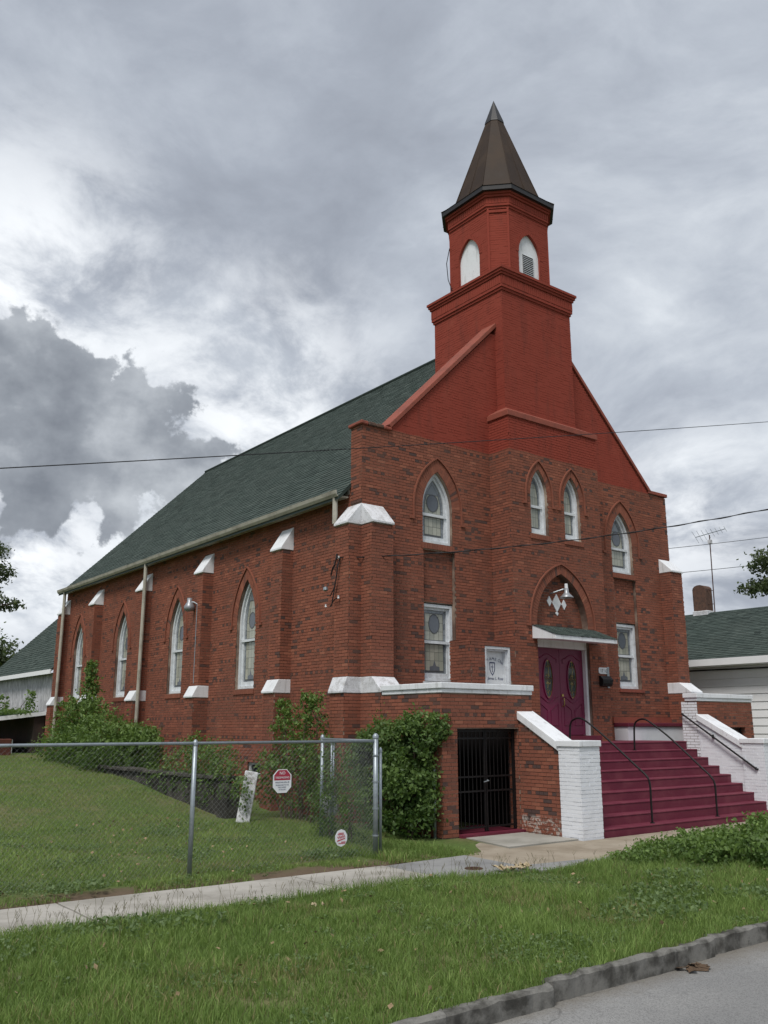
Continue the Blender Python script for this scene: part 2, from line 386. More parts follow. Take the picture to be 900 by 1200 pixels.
def np_mesh(name, verts, faces, tones, m, parent=None):
    """fast mesh from arrays: verts (N,3), faces (F,k)"""
    me = bpy.data.meshes.new(name); F, k = faces.shape
    me.vertices.add(len(verts)); me.vertices.foreach_set('co', np.ascontiguousarray(verts, dtype=np.float32).ravel())
    me.loops.add(F * k); me.loops.foreach_set('vertex_index', np.ascontiguousarray(faces, dtype=np.int32).ravel())
    me.polygons.add(F); me.polygons.foreach_set('loop_start', np.arange(0, F * k, k, dtype=np.int32))
    at = me.attributes.new('tone', 'FLOAT', 'FACE'); at.data.foreach_set('value', np.ascontiguousarray(tones, dtype=np.float32))
    me.update(calc_edges=True); me.materials.append(m)
    o = bpy.data.objects.new(name, me); link(o, parent); return o

class Frame:
    """a wall plane: u along it, z up, n out of it"""
    def __init__(s, O, U, N): s.O = Vector(O); s.U = Vector(U); s.N = Vector(N)
    def __call__(s, u, z, n=0.): return s.O + s.U * u + Vector((0, 0, z)) + s.N * n

def arch_R(a, h): return (h * h + a * a) / (2 * a)
def arch_loop(c, a, z0, zs, za, inset=0., k=9):
    """closed loop of a pointed arch opening, inset inwards (negative: outwards)"""
    h = za - zs; Rr = arch_R(a, h); d = Rr - a; Ri = Rr - inset; ai = a - inset
    hi = math.sqrt(max(Ri * Ri - d * d, 1e-6)); th = math.atan2(hi, d)
    pts = [(c - ai, z0 + inset), (c + ai, z0 + inset)]
    pts += [(c - d + Ri * math.cos(th * i / k), zs + Ri * math.sin(th * i / k)) for i in range(k + 1)]
    pts += [(c + d - Ri * math.cos(th * i / k), zs + Ri * math.sin(th * i / k)) for i in range(k - 1, -1, -1)]
    return pts
def arch_hw(a, zs, za, z, inset=0.):
    if z <= zs: return a - inset
    Rr = arch_R(a, za - zs); q = (Rr - inset) ** 2 - (z - zs) ** 2
    return math.sqrt(q) - (Rr - a) if q > 0 else -1
def rect_loop(u0, u1, z0, z1, inset=0.): return [(u0 + inset, z0 + inset), (u1 - inset, z0 + inset), (u1 - inset, z1 - inset), (u0 + inset, z1 - inset)]

def ring(mb, fr, A, B, n0, n1, tone=None):
    """moulding between two loops, its front at n0, going back to n1"""
    k = len(A)
    for i in range(k):
        j = (i + 1) % k
        mb.face([fr(*A[i], n0), fr(*A[j], n0), fr(*B[j], n0), fr(*B[i], n0)], tone)
        mb.face([fr(*B[i], n0), fr(*B[j], n0), fr(*B[j], n1), fr(*B[i], n1)], tone)
        mb.face([fr(*A[j], n0), fr(*A[i], n0), fr(*A[i], n1), fr(*A[j], n1)], tone)

def holed_wall(name, fr, outer, holes, depth, m, parent, thick=.0):
    """flat wall skin with openings and their reveals (bmesh triangle fill)"""
    bm = bmesh.new(); edges = []
    for lp in [outer] + [h for h, _ in holes]:
        vs = [bm.verts.new(fr(*p)) for p in lp]
        edges += [bm.edges.new((vs[i], vs[(i + 1) % len(vs)])) for i in range(len(vs))]
    bmesh.ops.triangle_fill(bm, use_beauty=True, use_dissolve=False, edges=edges)
    for h, dp in holes:
        for i in range(len(h)):
            j = (i + 1) % len(h)
            bm.faces.new([bm.verts.new(q) for q in (fr(*h[i]), fr(*h[j]), fr(*h[j], -dp), fr(*h[i], -dp))])
    if thick:
        for i in range(len(outer)):
            j = (i + 1) % len(outer)
            bm.faces.new([bm.verts.new(q) for q in (fr(*outer[i]), fr(*outer[j]), fr(*outer[j], -thick), fr(*outer[i], -thick))])
        bm.faces.new([bm.verts.new(fr(*p, -thick)) for p in reversed(outer)])
    me = bpy.data.meshes.new(name); bm.to_mesh(me); bm.free(); me.materials.append(m)
    return link(bpy.data.objects.new(name, me), parent)

def cut(ivs, a, b):
    out = []
    for (p, q) in ivs:
        if b <= p or a >= q: out.append((p, q)); continue
        if a - p > .02: out.append((p, a))
        if q - b > .02: out.append((b, q))
    return out

BW, BH, GAP, PROUD = .215, .0705, .011, .011
BRICK_MESHES = []
def brick_meshes(m):
    out = []
    for i in range(10):
        mb = MB(); mb.box(-.5, .5, -.5, .5, -.5, .5, i / 9.)
        me = bpy.data.meshes.new('brick'); me.from_pydata(mb.v, [], mb.f); at = me.attributes.new('tone', 'FLOAT', 'FACE')
        at.data.foreach_set('value', np.array(mb.t, dtype=np.float32)); me.materials.append(m); out.append(me)
    return out
class Bricklayer:
    """lays brick courses on wall frames; bricks go to one mesh, or (single=True) become objects of their own"""
    def __init__(s, m, course=BH, length=BW, proud=PROUD, seed=1, dark=.05):
        s.mb = MB(); s.m = m; s.c = course; s.L = length; s.p = proud; s.r = random.Random(seed); s.singles = []; s.dark = dark; s.meshes = None
    def tone(s, k=1.):
        x = s.r.random()
        return s.r.uniform(0, .09) if x < s.dark * k else min(1, max(.12, s.r.gauss(.5, .2)))
    def lay(s, fr, z0, z1, iv, header=7, single=0, zbase=0., end_n=0.):
        i0 = int(math.floor((z0 - zbase) / s.c)); i1 = int(math.ceil((z1 - zbase) / s.c))
        for i in range(i0, i1):
            za = max(zbase + i * s.c, z0); zb = min(zbase + (i + 1) * s.c - GAP, z1)
            if zb - za < .02: continue
            head = header and i % header == 3
            L = s.L / 2 if head else s.L
            off = (.5 if i % 2 else 0) * L + s.r.uniform(-.012, .012)
            for (a, b) in iv(za, zb):
                k = math.floor((a - off) / L)
                while off + k * L < b:
                    u0 = max(a, off + k * L); u1 = min(b, off + (k + 1) * L - GAP); k += 1
                    if u1 - u0 < .025: continue
                    q = fr(u0, za); nn_ = noise.noise(q * .55) + .5 * noise.noise(q * 1.7)
                    t = s.tone(min(1.7, max(.3, 1 + 2.2 * nn_))); t = t if t < .1 else min(1, max(.12, t + .22 * nn_))
                    if head and k % 2 == 0 and s.r.random() < .45: t = s.r.uniform(0, .10)
                    n1 = s.p + s.r.uniform(-.003, .003)
                    if len(s.singles) < single: s.singles.append((fr, u0, u1, za, zb, n1, t)); continue
                    s.add(fr, u0, u1, za, zb, n1, t)
    def add(s, fr, u0, u1, za, zb, n1, t):
        mb = s.mb; n = len(mb.v); w = s.r.uniform(-.0015, .0015)
        for nn in (-.01, n1):
            for (u, z) in ((u0, za + w), (u1, za - w), (u1, zb - w), (u0, zb + w)): mb.v.append(tuple(fr(u, z, nn)))
        mb.f += [(n + 4, n + 5, n + 6, n + 7)] + [(n + q, n + (q + 1) % 4, n + 4 + (q + 1) % 4, n + 4 + q) for q in range(4)]
        mb.t += [t] * 5
    def voussoirs(s, fr, c, a, zs, za, w, n1, zstart=None, n=None, tilt=0):
        """ring of bricks set on edge round a pointed arch: inner half width a, ring width w"""
        Rr = arch_R(a, za - zs); d = Rr - a; th_in = math.acos(min(1, d / Rr)); th_out = math.acos(d / (Rr + w))
        k = n or max(5, int((Rr + w) * th_out / .082))
        for sgn in (1, -1):
            for i in range(k):
                f0, f1 = i / k, (i + .88) / k
                q = []
                for (rad, th) in ((Rr, th_in), (Rr + w, th_out)):
                    q.append([(c + sgn * (rad * math.cos(th * f) - d), zs + rad * math.sin(th * f)) for f in (f0, f1)])
                P = [q[0][0], q[1][0], q[1][1], q[0][1]]
                s.mb.solid([fr(*p, -.02) for p in P], [fr(*p, n1 + s.r.uniform(-.002, .002)) for p in P], s.tone())
    def finish(s, parent, name='brickwork'):
        o = stuff(s.mb.build(name, s.m, parent, tone=True))
        if s.singles:
            s.meshes = s.meshes or brick_meshes(s.m)
            for (fr, u0, u1, za, zb, n1, t) in s.singles:
                b = bpy.data.objects.new('brick', s.meshes[min(9, int(t * 9.99))]); link(b, parent)
                b.location = fr((u0 + u1) / 2, (za + zb) / 2, (n1 - .01) / 2)
                b.rotation_euler = (0, 0, math.atan2(fr.U.y, fr.U.x)); b.scale = (u1 - u0, n1 + .01, zb - za)
        return o

def text(body, size, m, parent, M, name='lettering', shear=0., align='CENTER', curve_r=None):
    cu = bpy.data.curves.new('t', 'FONT'); cu.body = body; cu.size = size; cu.align_x = align; cu.shear = shear; cu.extrude = .0008
    cu.resolution_u = 2
    o = bpy.data.objects.new('t', cu); COL.objects.link(o)
    dg = bpy.context.evaluated_depsgraph_get(); me = bpy.data.meshes.new_from_object(o.evaluated_get(dg))
    bpy.data.objects.remove(o); me.materials.clear(); me.materials.append(m)
    if curve_r:
        for v in me.vertices:
            a = v.co.x / curve_r; r = curve_r + v.co.y; v.co.x = r * math.sin(a); v.co.y = r * math.cos(a) - curve_r
    me.transform(M); q = bpy.data.objects.new(name, me); link(q, parent); return q
def plane_M(o, U, V):
    U = Vector(U).normalized(); V = Vector(V).normalized(); W = U.cross(V)
    return Matrix(((U.x, V.x, W.x, o[0]), (U.y, V.y, W.y, o[1]), (U.z, V.z, W.z, o[2]), (0, 0, 0, 1)))

# ------------------------------------------------------------------ ground, road, pavement
def lawn_z(y): return float(np.interp(y, [-4.5, -2, 2.6, 5, 7.6, 12, 20, 45], [.02, .06, .08, .32, .62, .85, .98, 1.0]))
def kerb_y(x): return -10.24 + .042 * (min(max(x, -14), 6) + 4.2)
def ground_z(x, y):
    z = 0.0
    if y < kerb_y(x) + .07: return -.30
    if y < -4.4: z = .012 * math.sin(x * 1.3) + .02 * noise.noise((x * .6, y * .6, 3)) + (float(np.interp(y, [-10.2, -9.4, -6.1], [-.02, .0, .03])) if y < -6.1 else 0)
    elif x < 3: z = lawn_z(y) + .02 * noise.noise((x * .5, y * .5, 0))
    if x > 1: z -= .09 * min(1, (x - 1) / 1.2)
    # concrete beds lie on a lower base
    if -6.1 < y < -4.55 and x < 12: z -= .07
    elif x > -1.6 and y > -6.5 and y <= -2: z -= .07
    return z
def make_ground():
    xs = np.unique(np.concatenate([[-900, -400, -200, -120, -80, -60], np.arange(-40, -14, 3.), np.arange(-14, 5, .25), np.arange(5, 16, .6), [18, 22, 28, 36, 50, 80, 140, 250, 500, 900]]))
    ys = np.unique(np.concatenate([[-900, -300, -100, -50, -30, -22, -18, -14], np.arange(-12, -10.2, .5), np.arange(-10.8, -9.6, .04), np.arange(-9.6, 10, .2), np.arange(10, 40, 1.), [50, 70, 100, 160, 300, 900]]))
    V = np.array([(x, y, ground_z(x, y)) for y in ys for x in xs]); nx = len(xs)
    i = np.arange(len(ys) - 1)[:, None] * nx + np.arange(nx - 1)[None]; i = i.ravel()
    return structure(np_mesh('ground', V, np.stack([i, i + 1, i + nx + 1, i + nx], 1), np.full(len(i), .5), M_ground))
make_ground()
mb = MB(); xs = [-300, -60, -30, -14, -8, 0, 6, 16, 30, 60, 300]
for a, b in zip(xs, xs[1:]): mb.face([(a, -19.2, -.155), (b, -19.2, -.155), (b, kerb_y(b) + .05, -.155), (a, kerb_y(a) + .05, -.155)])
structure(mb.build('road', M_asph))

def rough_block(name, x0, x1, y0, y1, z0, z1, m, parent, amp=.01, step=.12, seed=0, topwave=0):
    bm = bmesh.new(); bmesh.ops.create_cube(bm, size=1)
    bmesh.ops.scale(bm, vec=(x1 - x0, y1 - y0, z1 - z0), verts=bm.verts); bmesh.ops.translate(bm, vec=((x0 + x1) / 2, (y0 + y1) / 2, (z0 + z1) / 2), verts=bm.verts)
    bmesh.ops.bevel(bm, geom=list(bm.edges), offset=min(.018, (z1 - z0) / 4), segments=1, affect='EDGES')
    def cutax(ax, lo, hi):
        k = max(1, int((hi - lo) / step))
        for i in range(1, k):
            co = [0, 0, 0]; no = [0, 0, 0]; co[ax] = lo + (hi - lo) * i / k; no[ax] = 1
            bmesh.ops.bisect_plane(bm, geom=list(bm.verts) + list(bm.edges) + list(bm.faces), plane_co=co, plane_no=no)
    cutax(0, x0, x1); cutax(1, y0, y1)
    for v in bm.verts:
        q = v.co * 7 + Vector((seed, seed * 2, 0)); v.co += Vector((noise.noise(q), noise.noise(q + Vector((9, 0, 0))), noise.noise(q + Vector((0, 9, 0))))) * amp
    me = bpy.data.meshes.new(name); bm.to_mesh(me); bm.free(); me.materials.append(m)
    return link(bpy.data.objects.new(name, me), parent)

kerb = structure(bpy.data.objects.new('kerb', None)); link(kerb)
x = -30.; i = 0
while x < 26:
    L = random.choice([.35, .5, .8, 1.2, 1.9]) if -12 < x < 4 else 3.
    dz = random.uniform(-.012, .012)
    rough_block('kerb_stone', x + .006, x + L - .006, kerb_y(x + L / 2) + random.uniform(-.012, .012), kerb_y(x + L / 2) + .10, -.30, .005 + dz, M_kerb, kerb, .024, .09 if -9 < x < 3 else 1., i); x += L; i += 1

pave = structure(bpy.data.objects.new('pavement', None)); link(pave)
def slab(pts, z, m, name='paving_slab', t=.10, wob=.006):
    P = []
    for i, p in enumerate(pts):                     # subdivide the rim so that it runs a little uneven
        q = pts[(i + 1) % len(pts)]; k = max(1, int(math.dist(p, q) / .18))
        for j in range(k):
            a = Vector((p[0] + (q[0] - p[0]) * j / k, p[1] + (q[1] - p[1]) * j / k))
            P.append((a.x + wob * 2 * noise.noise((a.x * 3, a.y * 3, 1)), a.y + wob * 2 * noise.noise((a.x * 3, a.y * 3, 5)), z))
    mb = MB(); mb.solid([(p[0], p[1], z - t) for p in P], P); return mb.build(name, m, pave)
x = -7.66
for k in range(-9, 3):
    a, b = -7.66 + 1.58 * k, -7.66 + 1.58 * (k + 1)
    slab([(a + .012, -5.95), (b - .012, -5.95), (b - .012, -4.62), (a + .012, -4.62)], .012 + .012 * random.random(), M_walk)
slab([(-2.90, -6.25), (-.75, -6.35), (.05, -5.95), (-1.30, -5.80), (-1.22, -4.52), (-2.3, -4.58), (-2.90, -4.64)], .008, M_apron)
slab([(-1.20, -4.5), (-1.28, -5.77), (.10, -5.94), (1.4, -5.6), (4.5, -5.5), (14, -5.5), (14, -4.05), (2.6, -4.24), (1.95, -4.24), (1.95, -4.14), (.16, -4.14), (.42, -2.74), (-.75, -2.74), (-.95, -3.6)], -.035, M_tan)
slab([(.18, -4.12), (1.97, -4.12), (1.97, -2.72), (.45, -2.72)], -.012, M_pale)
slab([(-.70, -6.37), (.1, -5.97), (1.4, -5.63), (4.4, -5.53), (4.4, -5.9), (1.2, -6.0), (.1, -6.5)], -.02, M_apron)

# ------------------------------------------------------------------ the church
church = thing('church', 'red brick church with green shingle roof and bell tower with dark metal spire', 'church')
W, LEN = 11.4, 19.75
F_front = Frame((0, 0, 0), (1, 0, 0), (0, -1, 0))
F_side = Frame((0, 0, 0), (0, 1, 0), (-1, 0, 0))
F_bay = Frame((0, -.70, 0), (1, 0, 0), (0, -1, 0))
F_bayL = Frame((4.02, 0, 0), (0, 1, 0), (-1, 0, 0))
F_bayR = Frame((7.38, 0, 0), (0, 1, 0), (1, 0, 0))
F_tow = Frame((0, -.30, 0), (1, 0, 0), (0, -1, 0))
F_towL = Frame((4.36, 0, 0), (0, 1, 0), (-1, 0, 0))
F_towR = Frame((7.06, 0, 0), (0, 1, 0), (1, 0, 0))
F_towB = Frame((0, 2.44, 0), (1, 0, 0), (0, 1, 0))
BL = Bricklayer(M_brick, seed=3)

RK = 8.05                                            # gable line: z = RK + x
front_arch = [(2.235, .47, 6.20, 7.05, 7.98), (9.165, .47, 6.20, 7.05, 7.98)]
panel_rect = [(1.78, 2.76, 2.96, 6.03), (8.72, 9.68, 2.96, 6.03)]
holes = [(arch_loop(*a), .27) for a in front_arch] + [(rect_loop(*p), .34) for p in panel_rect]
outline = [(0, 0), (W, 0), (W, 8.72), (10.58, 8.78), (7.2, 12.15), (4.2, 12.15), (.82, 8.78), (0, 8.72)]
tag(holed_wall('front_wall', F_front, outline, holes, .16, M_mort, church, thick=.42), 'red brick gable front of the church, painted above')
def iv_front(za, zb):
    zm = (za + zb) / 2
    lo, hi = (0, W) if zb < 8.76 else (max(.82, zb - RK + .06), W - max(.82, zb - RK + .06))
    I = [(lo, hi)] if hi > lo else []
    I = cut(I, 4.03, 7.37) if zm < 9.9 else cut(I, 4.37, 7.05)
    if zm < 3.92: I = cut(I, 2.56, 4.1)
    for (c, a, z0, zs, zp) in front_arch:
        if zb > z0 and za < zp: 
            w = arch_hw(a, zs, zp, za)
            if w > 0: I = cut(I, c - w, c + w)
    for (a, b, z0, z1) in panel_rect:
        if zb > z0 and za < z1: I = cut(I, a, b)
    return I
BL.lay(F_front, 1.6, 8.80, iv_front); BL.p = .004; BL.lay(F_front, 8.80, 12.1, iv_front); BL.p = PROUD
# piers at both shoulders stand slightly proud
for F, ylo, yhi in ((F_side, 0, .42), (Frame((W, 0, 0), (0, 1, 0), (1, 0, 0)), 0, .42)):
    BL.lay(F, 6.9, 8.70, lambda a, b: [(0, .42)], header=0)

# spandrel panels under the arched windows, recessed
F_pan = Frame((0, .10, 0), (1, 0, 0), (0, -1, 0))
for (a, b, z0, z1) in panel_rect:
    mb = MB(); mb.face([F_pan(a, 4.80), F_pan(b, 4.80), F_pan(b, z1), F_pan(a, z1)]); mb.build('spandrel_panel', M_mort, church)
    BL.lay(F_pan, 4.82, z1, lambda za, zb, a=a, b=b: [(a + .005, b - .005)])
BL_h = BL

def hood(fr, c, a, zs, za, w, drop=.0, n1=.05, lip=.032, parent=None, name='arch_hood'):
    """projecting outer course of an arch with short returns"""
    o = arch_loop(c, a, zs - .4, zs, za, -w, 12); i = arch_loop(c, a, zs - .4, zs, za, -(w - lip), 12)
    mb = MB(); pts_o = o[2:]; pts_i = i[2:]
    zlow = zs - drop
    po = [(o[1][0], zlow)] + pts_o + [(o[0][0], zlow)]; pi = [(i[1][0], zlow)] + pts_i + [(i[0][0], zlow)]
    for k in range(len(po) - 1):
        A, B, C, D = po[k], po[k + 1], pi[k + 1], pi[k]
        mb.solid([fr(*p, -.005) for p in (A, B, C, D)], [fr(*p, n1) for p in (A, B, C, D)], .45)
    for sx in (1, -1):                                # label stops
        e = c + sx * (a + w); x0, x1 = sorted((e - sx * lip, e + sx * .09))
        P = [(x0, zlow - .06), (x1, zlow - .06), (x1, zlow), (x0, zlow)]
        mb.solid([fr(*p, -.005) for p in P], [fr(*p, n1) for p in P], .4)
    return mb.build(name, M_brick, parent or church, tone=True)

def glass_cells(mb, c, hw_fn, z0, z1, cols, dz, fr, n, rnd, base=None):
    z = z0
    while z < z1 - .02:
        zt = min(z + dz * rnd.uniform(.8, 1.2), z1); zm = zt
        w0, w1 = hw_fn(z), hw_fn(zt); 
        if w0 < .02: break
        w1 = max(w1, 0.)
        for k in range(cols):
            a0, a1 = -w0 + 2 * w0 * k / cols, -w0 + 2 * w0 * (k + 1) / cols; b0, b1 = -w1 + 2 * w1 * k / cols, -w1 + 2 * w1 * (k + 1) / cols
            g = .004
            mb.face([fr(c + a0 + g, z + g, n), fr(c + a1 - g, z + g, n), fr(c + max(b1 - g, b0), zt - g, n), fr(c + min(b0 + g, b1), zt - g, n)], rnd.random())
        z = zt
def window(fr, c, a, z0, z1, zs=None, za=None, rail=None, sill=True, parent=church, n_frame=-.085, fw=.075, sw=.06, med=(0, 0, 0), back=-.26, seed=0, lowmed=False):
    """double hung window with stained glass; pointed when zs and za are given"""
    rnd = random.Random(seed)
    if zs is not None: loop = lambda i: arch_loop(c, a, z0, zs, za, i, 10); hw = lambda z, i: arch_hw(a, zs, za, z, i); top = za
    else: loop = lambda i: rect_loop(c - a, c + a, z0, z1, i); hw = lambda z, i: a - i; top = z1
    mb = MB(); ring(mb, fr, loop(0.004), loop(fw), n_frame, back); w = mb.build('window', M_frame, parent)
    mb = MB(); ring(mb, fr, loop(fw - .002), loop(fw + sw), n_frame - .06, back)
    # bottom rail and stiles
    i = fw; P = rect_loop(c - a + i, c + a - i, z0 + fw, z0 + fw + sw + .05); mb.solid([fr(*p, back) for p in P], [fr(*p, n_frame - .055) for p in P])
    mb.build('sash', M_frame, w)
    rz = rail; mb = MB(); P = rect_loop(c - a + i, c + a - i, rz - .035, rz + .03); mb.solid([fr(*p, back) for p in P], [fr(*p, n_frame - .035) for p in P]); mb.build('meeting_rail', M_frame, w)
    # lower sash sits behind the upper one
    gi = fw + sw; gn = n_frame - .10
    mb = MB(); mb.face([fr(*p, gn) for p in loop(gi - .01)]); mb.build('pane', M_lead, w)
    bw = .07 if a > .35 else .05
    mb = MB(); lo, li = loop(gi), loop(gi + bw); k = len(lo)
    for q in range(k):                                # border pieces between two cames
        p0, p1, q1, q0 = [Vector((*t, 0)) for t in (lo[q], lo[(q + 1) % k], li[(q + 1) % k], li[q])]
        m_ = max(1, int((p1 - p0).length / .13))
        for s_ in range(m_):
            f0, f1 = s_ / m_, (s_ + .94) / m_
            mb.face([fr(*(p0.lerp(p1, f)).xy, gn + .004) for f in (f0, f1)] + [fr(*(q0.lerp(q1, f)).xy, gn + .004) for f in (f1, f0)], rnd.random())
    mb.build('border_glass', M_gborder, w, tone=True)
    ins = gi + bw + .012
    mb = MB(); ztop = top - (.55 if zs is not None and a > .35 else .35 if zs is not None else ins)
    glass_cells(mb, c, lambda z: hw(z, ins), z0 + ins + .03, rz - .05, 4 if a > .35 else 3, .24, fr, gn + .004, rnd)
    mb.build('stained_glass', M_gpale, w, tone=True); mb = MB()
    glass_cells(mb, c, lambda z: hw(z, ins), rz + .05, ztop, 4 if a > .35 else 3, .2, fr, gn + .004, rnd)
    mb.build('stained_glass', M_gpale, w, tone=True)
    if zs is not None:                                # dark head of the light
        mb = MB(); zz = ztop + .01; P = []
        N_ = 6; zp = zs + math.sqrt(max((arch_R(a, za - zs) - ins) ** 2 - (arch_R(a, za - zs) - a) ** 2, 0))
        zl = [zz + (zp - zz) * j / N_ for j in range(N_ + 1)]
        P = [(c + max(hw(z, ins), 0), z) for z in zl] + [(c - max(hw(z, ins), 0), z) for z in reversed(zl[:-1])]
        mb.face([fr(*p, gn + .004) for p in P], .5); mb.build('head_glass', M_gborder, w, tone=True)
    if med[2]:
        mb = MB(); mz, rx, rzr = med
        for rad, nn in ((1.0, .008),): 
            mb.face([fr(c + rx * math.cos(t * math.pi / 12), mz + rzr * math.sin(t * math.pi / 12), gn + nn) for t in range(24)], .3)
        mb.build('medallion', M_gdark, w, tone=True)
        mb = MB(); q = [(c + rx * math.cos(t * math.pi / 12), mz + rzr * math.sin(t * math.pi / 12)) for t in range(24)]
        q2 = [(c + (rx + .02) * math.cos(t * math.pi / 12), mz + (rzr + .02) * math.sin(t * math.pi / 12)) for t in range(24)]
        ring(mb, fr, q2, q, gn + .012, gn); mb.build('lead_ring', M_lead, w)
    if lowmed:
        mb = MB(); h = z0 + ins + .03; mb.face([fr(c - .15, h, gn + .008), fr(c + .15, h, gn + .008), fr(c + .15, h + .09, gn + .008), fr(c + .05, h + .11, gn + .008), fr(c, h + .24, gn + .008), fr(c - .05, h + .11, gn + .008), fr(c - .15, h + .09, gn + .008)], .5); mb.build('low_medallion', M_gdark, w, tone=True)
    return w
for j, (c, a, z0, zs, za) in enumerate(front_arch):
    window(F_front, c, a, z0, None, zs, za, rail=z0 + .72, med=(z0 + 1.03, .17, .2), seed=j)
    BL.voussoirs(F_front, c, a, zs, za, .25, .014)
    hood(F_front, c, a, zs, za, .30, .28)
    mb = MB()                                          # brick sill: a row of headers on edge
    for q in range(13): u = c - .50 + q * .0775; mb.solid([F_front(*p, -.12) for p in rect_loop(u, u + .069, z0 - .15, z0 - .01)], [F_front(*p, .035) for p in rect_loop(u, u + .069, z0 - .15, z0 - .02)], random.uniform(.3, .7))
    mb.build('brick_sill', M_brick, church, tone=True)
F_rectw = Frame((0, 0, 0), (1, 0, 0), (0, -1, 0))
for j, (a, b, z0, z1) in enumerate(panel_rect):
    window(F_front, (a + b) / 2, (b - a) / 2, 3.0, 4.78, rail=3.90, med=(4.33, .15, .21), seed=10 + j, n_frame=-.125, back=-.32, lowmed=True)
    mb = MB(); mb.box(a - .05, b + .05, -.045, .10, 2.90, 2.985); mb.build('window_sill', M_cope if j else M_frame, church)

# bay with the entrance
bay_wins = [(5.03, .315, 6.68, 7.68, 8.38), (6.28, .315, 6.68, 7.68, 8.38)]
D_c, D_a, D_zs, D_za = 5.72, .95, 4.42, 5.74
holes = [(arch_loop(*a), .27) for a in bay_wins] + [(arch_loop(D_c, D_a, 1.70, D_zs, D_za), .20)]
holed_wall('bay_wall', F_bay, [(4.02, 0), (7.38, 0), (7.38, 9.72), (4.02, 9.72)], holes, .16, M_mort, church)
mb = MB()
for F in (F_bayL, F_bayR): mb.face([F(-.70, 0), F(.05, 0), F(.05, 9.72), F(-.70, 9.72)])
mb.build('bay_side', M_mort, church)
def iv_bay(za, zb):
    I = [(4.02 - PROUD, 7.38 + PROUD)]
    for (c, a, z0, zs, zp) in bay_wins:
        if zb > z0 and za < zp:
            w = arch_hw(a, zs, zp, za)
            if w > 0: I = cut(I, c - w, c + w)
    if za < D_za:
        w = arch_hw(D_a, D_zs, D_za, za)
        if w > 0: I = cut(I, D_c - w, D_c + w)
    return I
BL.lay(F_bay, 1.6, 9.68, iv_bay)
for F in (F_bayL, F_bayR): BL.lay(F, 1.6, 9.68, lambda a, b: [(-.70, 0)])
for j, (c, a, z0, zs, za) in enumerate(bay_wins):
    window(F_bay, c, a, z0, None, zs, za, rail=z0 + .74, seed=20 + j, fw=.065, sw=.05)
    BL.voussoirs(F_bay, c, a, zs, za, .14, .014); hood(F_bay, c, a, zs, za, .19, .22)
    mb = MB()
    for q in range(10): u = c - .37 + q * .0745; mb.solid([F_bay(*p, -.12) for p in rect_loop(u, u + .066, z0 - .14, z0 - .01)], [F_bay(*p, .035) for p in rect_loop(u, u + .066, z0 - .14, z0 - .02)], random.uniform(.3, .7))
    mb.build('brick_sill', M_brick, church, tone=True)
BL.voussoirs(F_bay, D_c, D_a, D_zs, D_za, .22, .016); hood(F_bay, D_c, D_a, D_zs, D_za, .26, .0)
F_tym = Frame((0, -.50, 0), (1, 0, 0), (0, -1, 0))
mb = MB(); mb.face([F_tym(*p) for p in arch_loop(D_c, D_a, 3.9, D_zs, D_za, -.03)]); mb.build('tympanum', M_mort, church)
BL.lay(F_tym, 4.1, D_za, lambda za, zb: [(D_c - arch_hw(D_a, D_zs, D_za, za), D_c + arch_hw(D_a, D_zs, D_za, za))] if arch_hw(D_a, D_zs, D_za, za) > .03 else [], header=0)
for (dx, dz, s, t) in ((0, 5.02, .20, 1.15), (-.27, 5.05, .11, 1.2), (.27, 5.0, .11, 1.2), (.0, 4.76, .06, 1)):
    mb = MB(); P = [(D_c + dx - s * .8, dz), (D_c + dx, dz - s * t), (D_c + dx + s * .8, dz), (D_c + dx, dz + s * t)]
    mb.solid([F_tym(*p, .0) for p in P], [F_tym(*p, .035) for p in P]); mb.build('diamond_tile', M_white, church)
# weathering ledge where the bay steps back to the tower
mb = MB()
lo = [(3.97, .02), (3.97, -.75), (7.43, -.75), (7.43, .02)]
mb.solid([(x, y, 9.62) for x, y in lo], [(x, y, 9.76) for x, y in lo])
hi = [(4.365, .02), (4.365, -.295), (7.055, -.295), (7.055, .02)]
mb.solid([(x, y, 9.762) for x, y in lo], [(x, y, 10.02) for x, y in hi]); mb.build('ledge', M_cope, church)

